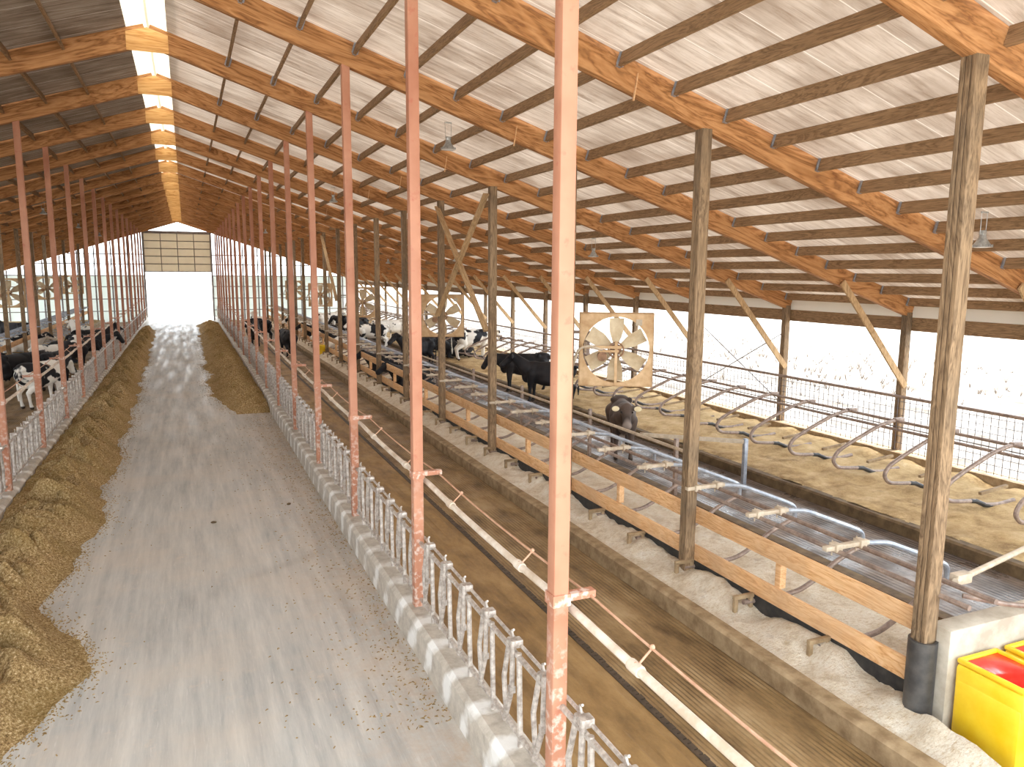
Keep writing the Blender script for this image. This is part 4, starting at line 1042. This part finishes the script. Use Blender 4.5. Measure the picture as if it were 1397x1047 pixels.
# mesh-fence side
C('level', 'brown', (9.35, 15.3, 0), 243, 'grey-brown cow facing the camera from the slatted alley, two pale ear tags', scale=0.98, tags=True)
C('alert', 'black', (10.6, 22.0, 0.1), 150, 'black cow standing at the edge of the outer sand bed, partly behind a salmon post')
C('low', 'black', (10.9, 24.6, 0.1), 165, 'black cow standing behind another black cow between two wooden posts', tags=True)
C('low', 'holstein', (12.3, 33.68, 0.2), 6, 'black and white cow standing on tan sand below the mesh fence', scale=1.05)
C('lying', 'black', (11.8, 34.6, 0.2), 200, 'black cow lying on tan sand just behind the patched standing cow')
C('lying', 'black', (11.9, 37.3, 0.2), 180, 'black cow lying on the outer bed beside a wind brace')
C('lying', 'black', (7.4, 30.2, 0.18), 185, 'black cow lying in an inner stall behind the wooden boards, looking away')
C('lying', 'black', (7.3, 26.3, 0.18), 200, 'black cow lying in an inner stall beyond the second orange board row')
C('alert', 'black', (9.4, 33.0, 0), 200, 'black cow standing in the slatted alley beside inner dividers')
C('low', 'black', (4.55, 39.5, 0), 95, 'black cow standing in the brown alley beyond the sprinkler pipe, head lowered')
C('alert', 'black', (3.4, 45.0, 0), 80, 'black cow standing at the feed rail far down the brown alley')
C('alert', 'pied', (4.2, 52.0, 0), 100, 'mostly white cow far down the brown alley')
C('low', 'black', (4.0, 48.5, 0), 120, 'dark cow far down the brown alley with lowered head')
C('alert', 'holstein', (9.5, 42.5, 0), 170, 'black and white cow in the slatted alley behind the second fan')
C('low', 'pied', (11.2, 44.5, 0.1), 190, 'mostly white cow at the outer bed behind the third fan')
C('lying', 'holstein', (7.3, 40.5, 0.18), 180, 'black and white cow lying in a far inner stall near the yellow tub')
C('alert', 'black', (9.6, 47.5, 0), 210, 'black cow far down the slatted alley, seen sideways')
C('low', 'black', (10.0, 51.0, 0), 170, 'distant black cow in the slatted alley with lowered head')
C('lying', 'black', (7.4, 47.2, 0.18), 170, 'black cow lying in a distant inner stall, mesh-fence side')
C('alert', 'pied', (9.2, 55.5, 0), 20, 'distant mostly white cow in the slatted alley')
C('lying', 'holstein', (7.3, 53.5, 0.18), 185, 'distant patched cow lying in an inner stall, mesh-fence side')
# shaded side
C('low', 'holstein', (-4.35, 27.9, 0), 62, 'patched black and white cow at the shaded feed rail, rump to camera', scale=1.05)
C('low', 'black', (-5.7, 31.3, 0), 55, 'black cow standing behind the patched cow on the shaded side')
C('alert', 'black', (-4.5, 31.8, 0), 75, 'black cow beside the feed rail, just beyond the patched cow')
C('alert', 'holstein', (-5.0, 34.8, 0), 50, 'black and white cow standing among the black cows, shaded side')
C('lying', 'black', (-7.6, 33.5, 0.18), 10, 'black cow lying in an inner stall of the shaded side')
C('level', 'black', (-4.2, 39.8, 0), -8, 'black cow reaching through the headlocks to the silage heap')
C('low', 'black', (-4.6, 36.6, 0), 50, 'black cow with lowered head just before the cow reaching through headlocks')
C('alert', 'black', (-4.4, 43.0, 0), 30, 'black cow at the shaded feed rail beyond the cow reaching through headlocks')
C('alert', 'pied', (-5.2, 46.0, 0), 120, 'mostly white cow in the alley of the shaded side far down')
C('low', 'pied', (-9.6, 40.5, 0), 100, 'mostly white cow in the far slatted alley of the shaded side')
C('alert', 'black', (-10.2, 44.5, 0), 60, 'black cow in the slatted alley of the shaded side')
C('lying', 'holstein', (-7.6, 44.0, 0.18), 0, 'patched cow lying in a far inner stall of the shaded side')
C('alert', 'black', (-9.0, 50.0, 0), 150, 'distant black cow on the shaded side')

# ------------------------------------------------------------------ light
W = D.worlds.new('World'); SC.world = W; W.use_nodes = True
bg = W.node_tree.nodes['Background']; bg.inputs[0].default_value = (0.86, 0.94, 1.0, 1); bg.inputs[1].default_value = 1.05
sun = D.lights.new('sun', 'SUN'); sun.energy = 2.6; sun.angle = math.radians(12); sun.color = (1.0, 0.98, 0.95)
so = D.objects.new('sun', sun); COL.objects.link(so)
sd = Vector((-0.3, 0.05, -0.95)); so.rotation_euler = sd.to_track_quat('-Z', 'Y').to_euler()

# ------------------------------------------------------------------ camera
yaw, pt, rl, F = 0.402, 0.1455, 0.0062, 1040.0
fw = Vector((math.sin(yaw) * math.cos(pt), math.cos(yaw) * math.cos(pt), -math.sin(pt)))
rt = Vector((math.cos(yaw), -math.sin(yaw), 0)); up = rt.cross(fw)
rt, up = math.cos(rl) * rt + math.sin(rl) * up, math.cos(rl) * up - math.sin(rl) * rt
cam = D.cameras.new('Camera'); co = D.objects.new('Camera', cam); COL.objects.link(co)
co.matrix_world = Matrix((( rt.x, up.x, -fw.x, 0), (rt.y, up.y, -fw.y, 0), (rt.z, up.z, -fw.z, CAM_H), (0, 0, 0, 1)))
cam.sensor_fit = 'HORIZONTAL'; cam.sensor_width = 36.0; cam.lens = 36.0 * F / 1397.0; cam.clip_start = 0.05; cam.clip_end = 800
SC.camera = co
vs_ = SC.view_settings; SC.display_settings.display_device = 'sRGB'
vs_.view_transform = 'Standard'; vs_.look = 'None'; vs_.gamma = 1.0; vs_.exposure = 2.48; vs_.use_curve_mapping = False
SC.cycles.use_denoising = True
SC.cycles.diffuse_bounces = 6; SC.cycles.max_bounces = 10
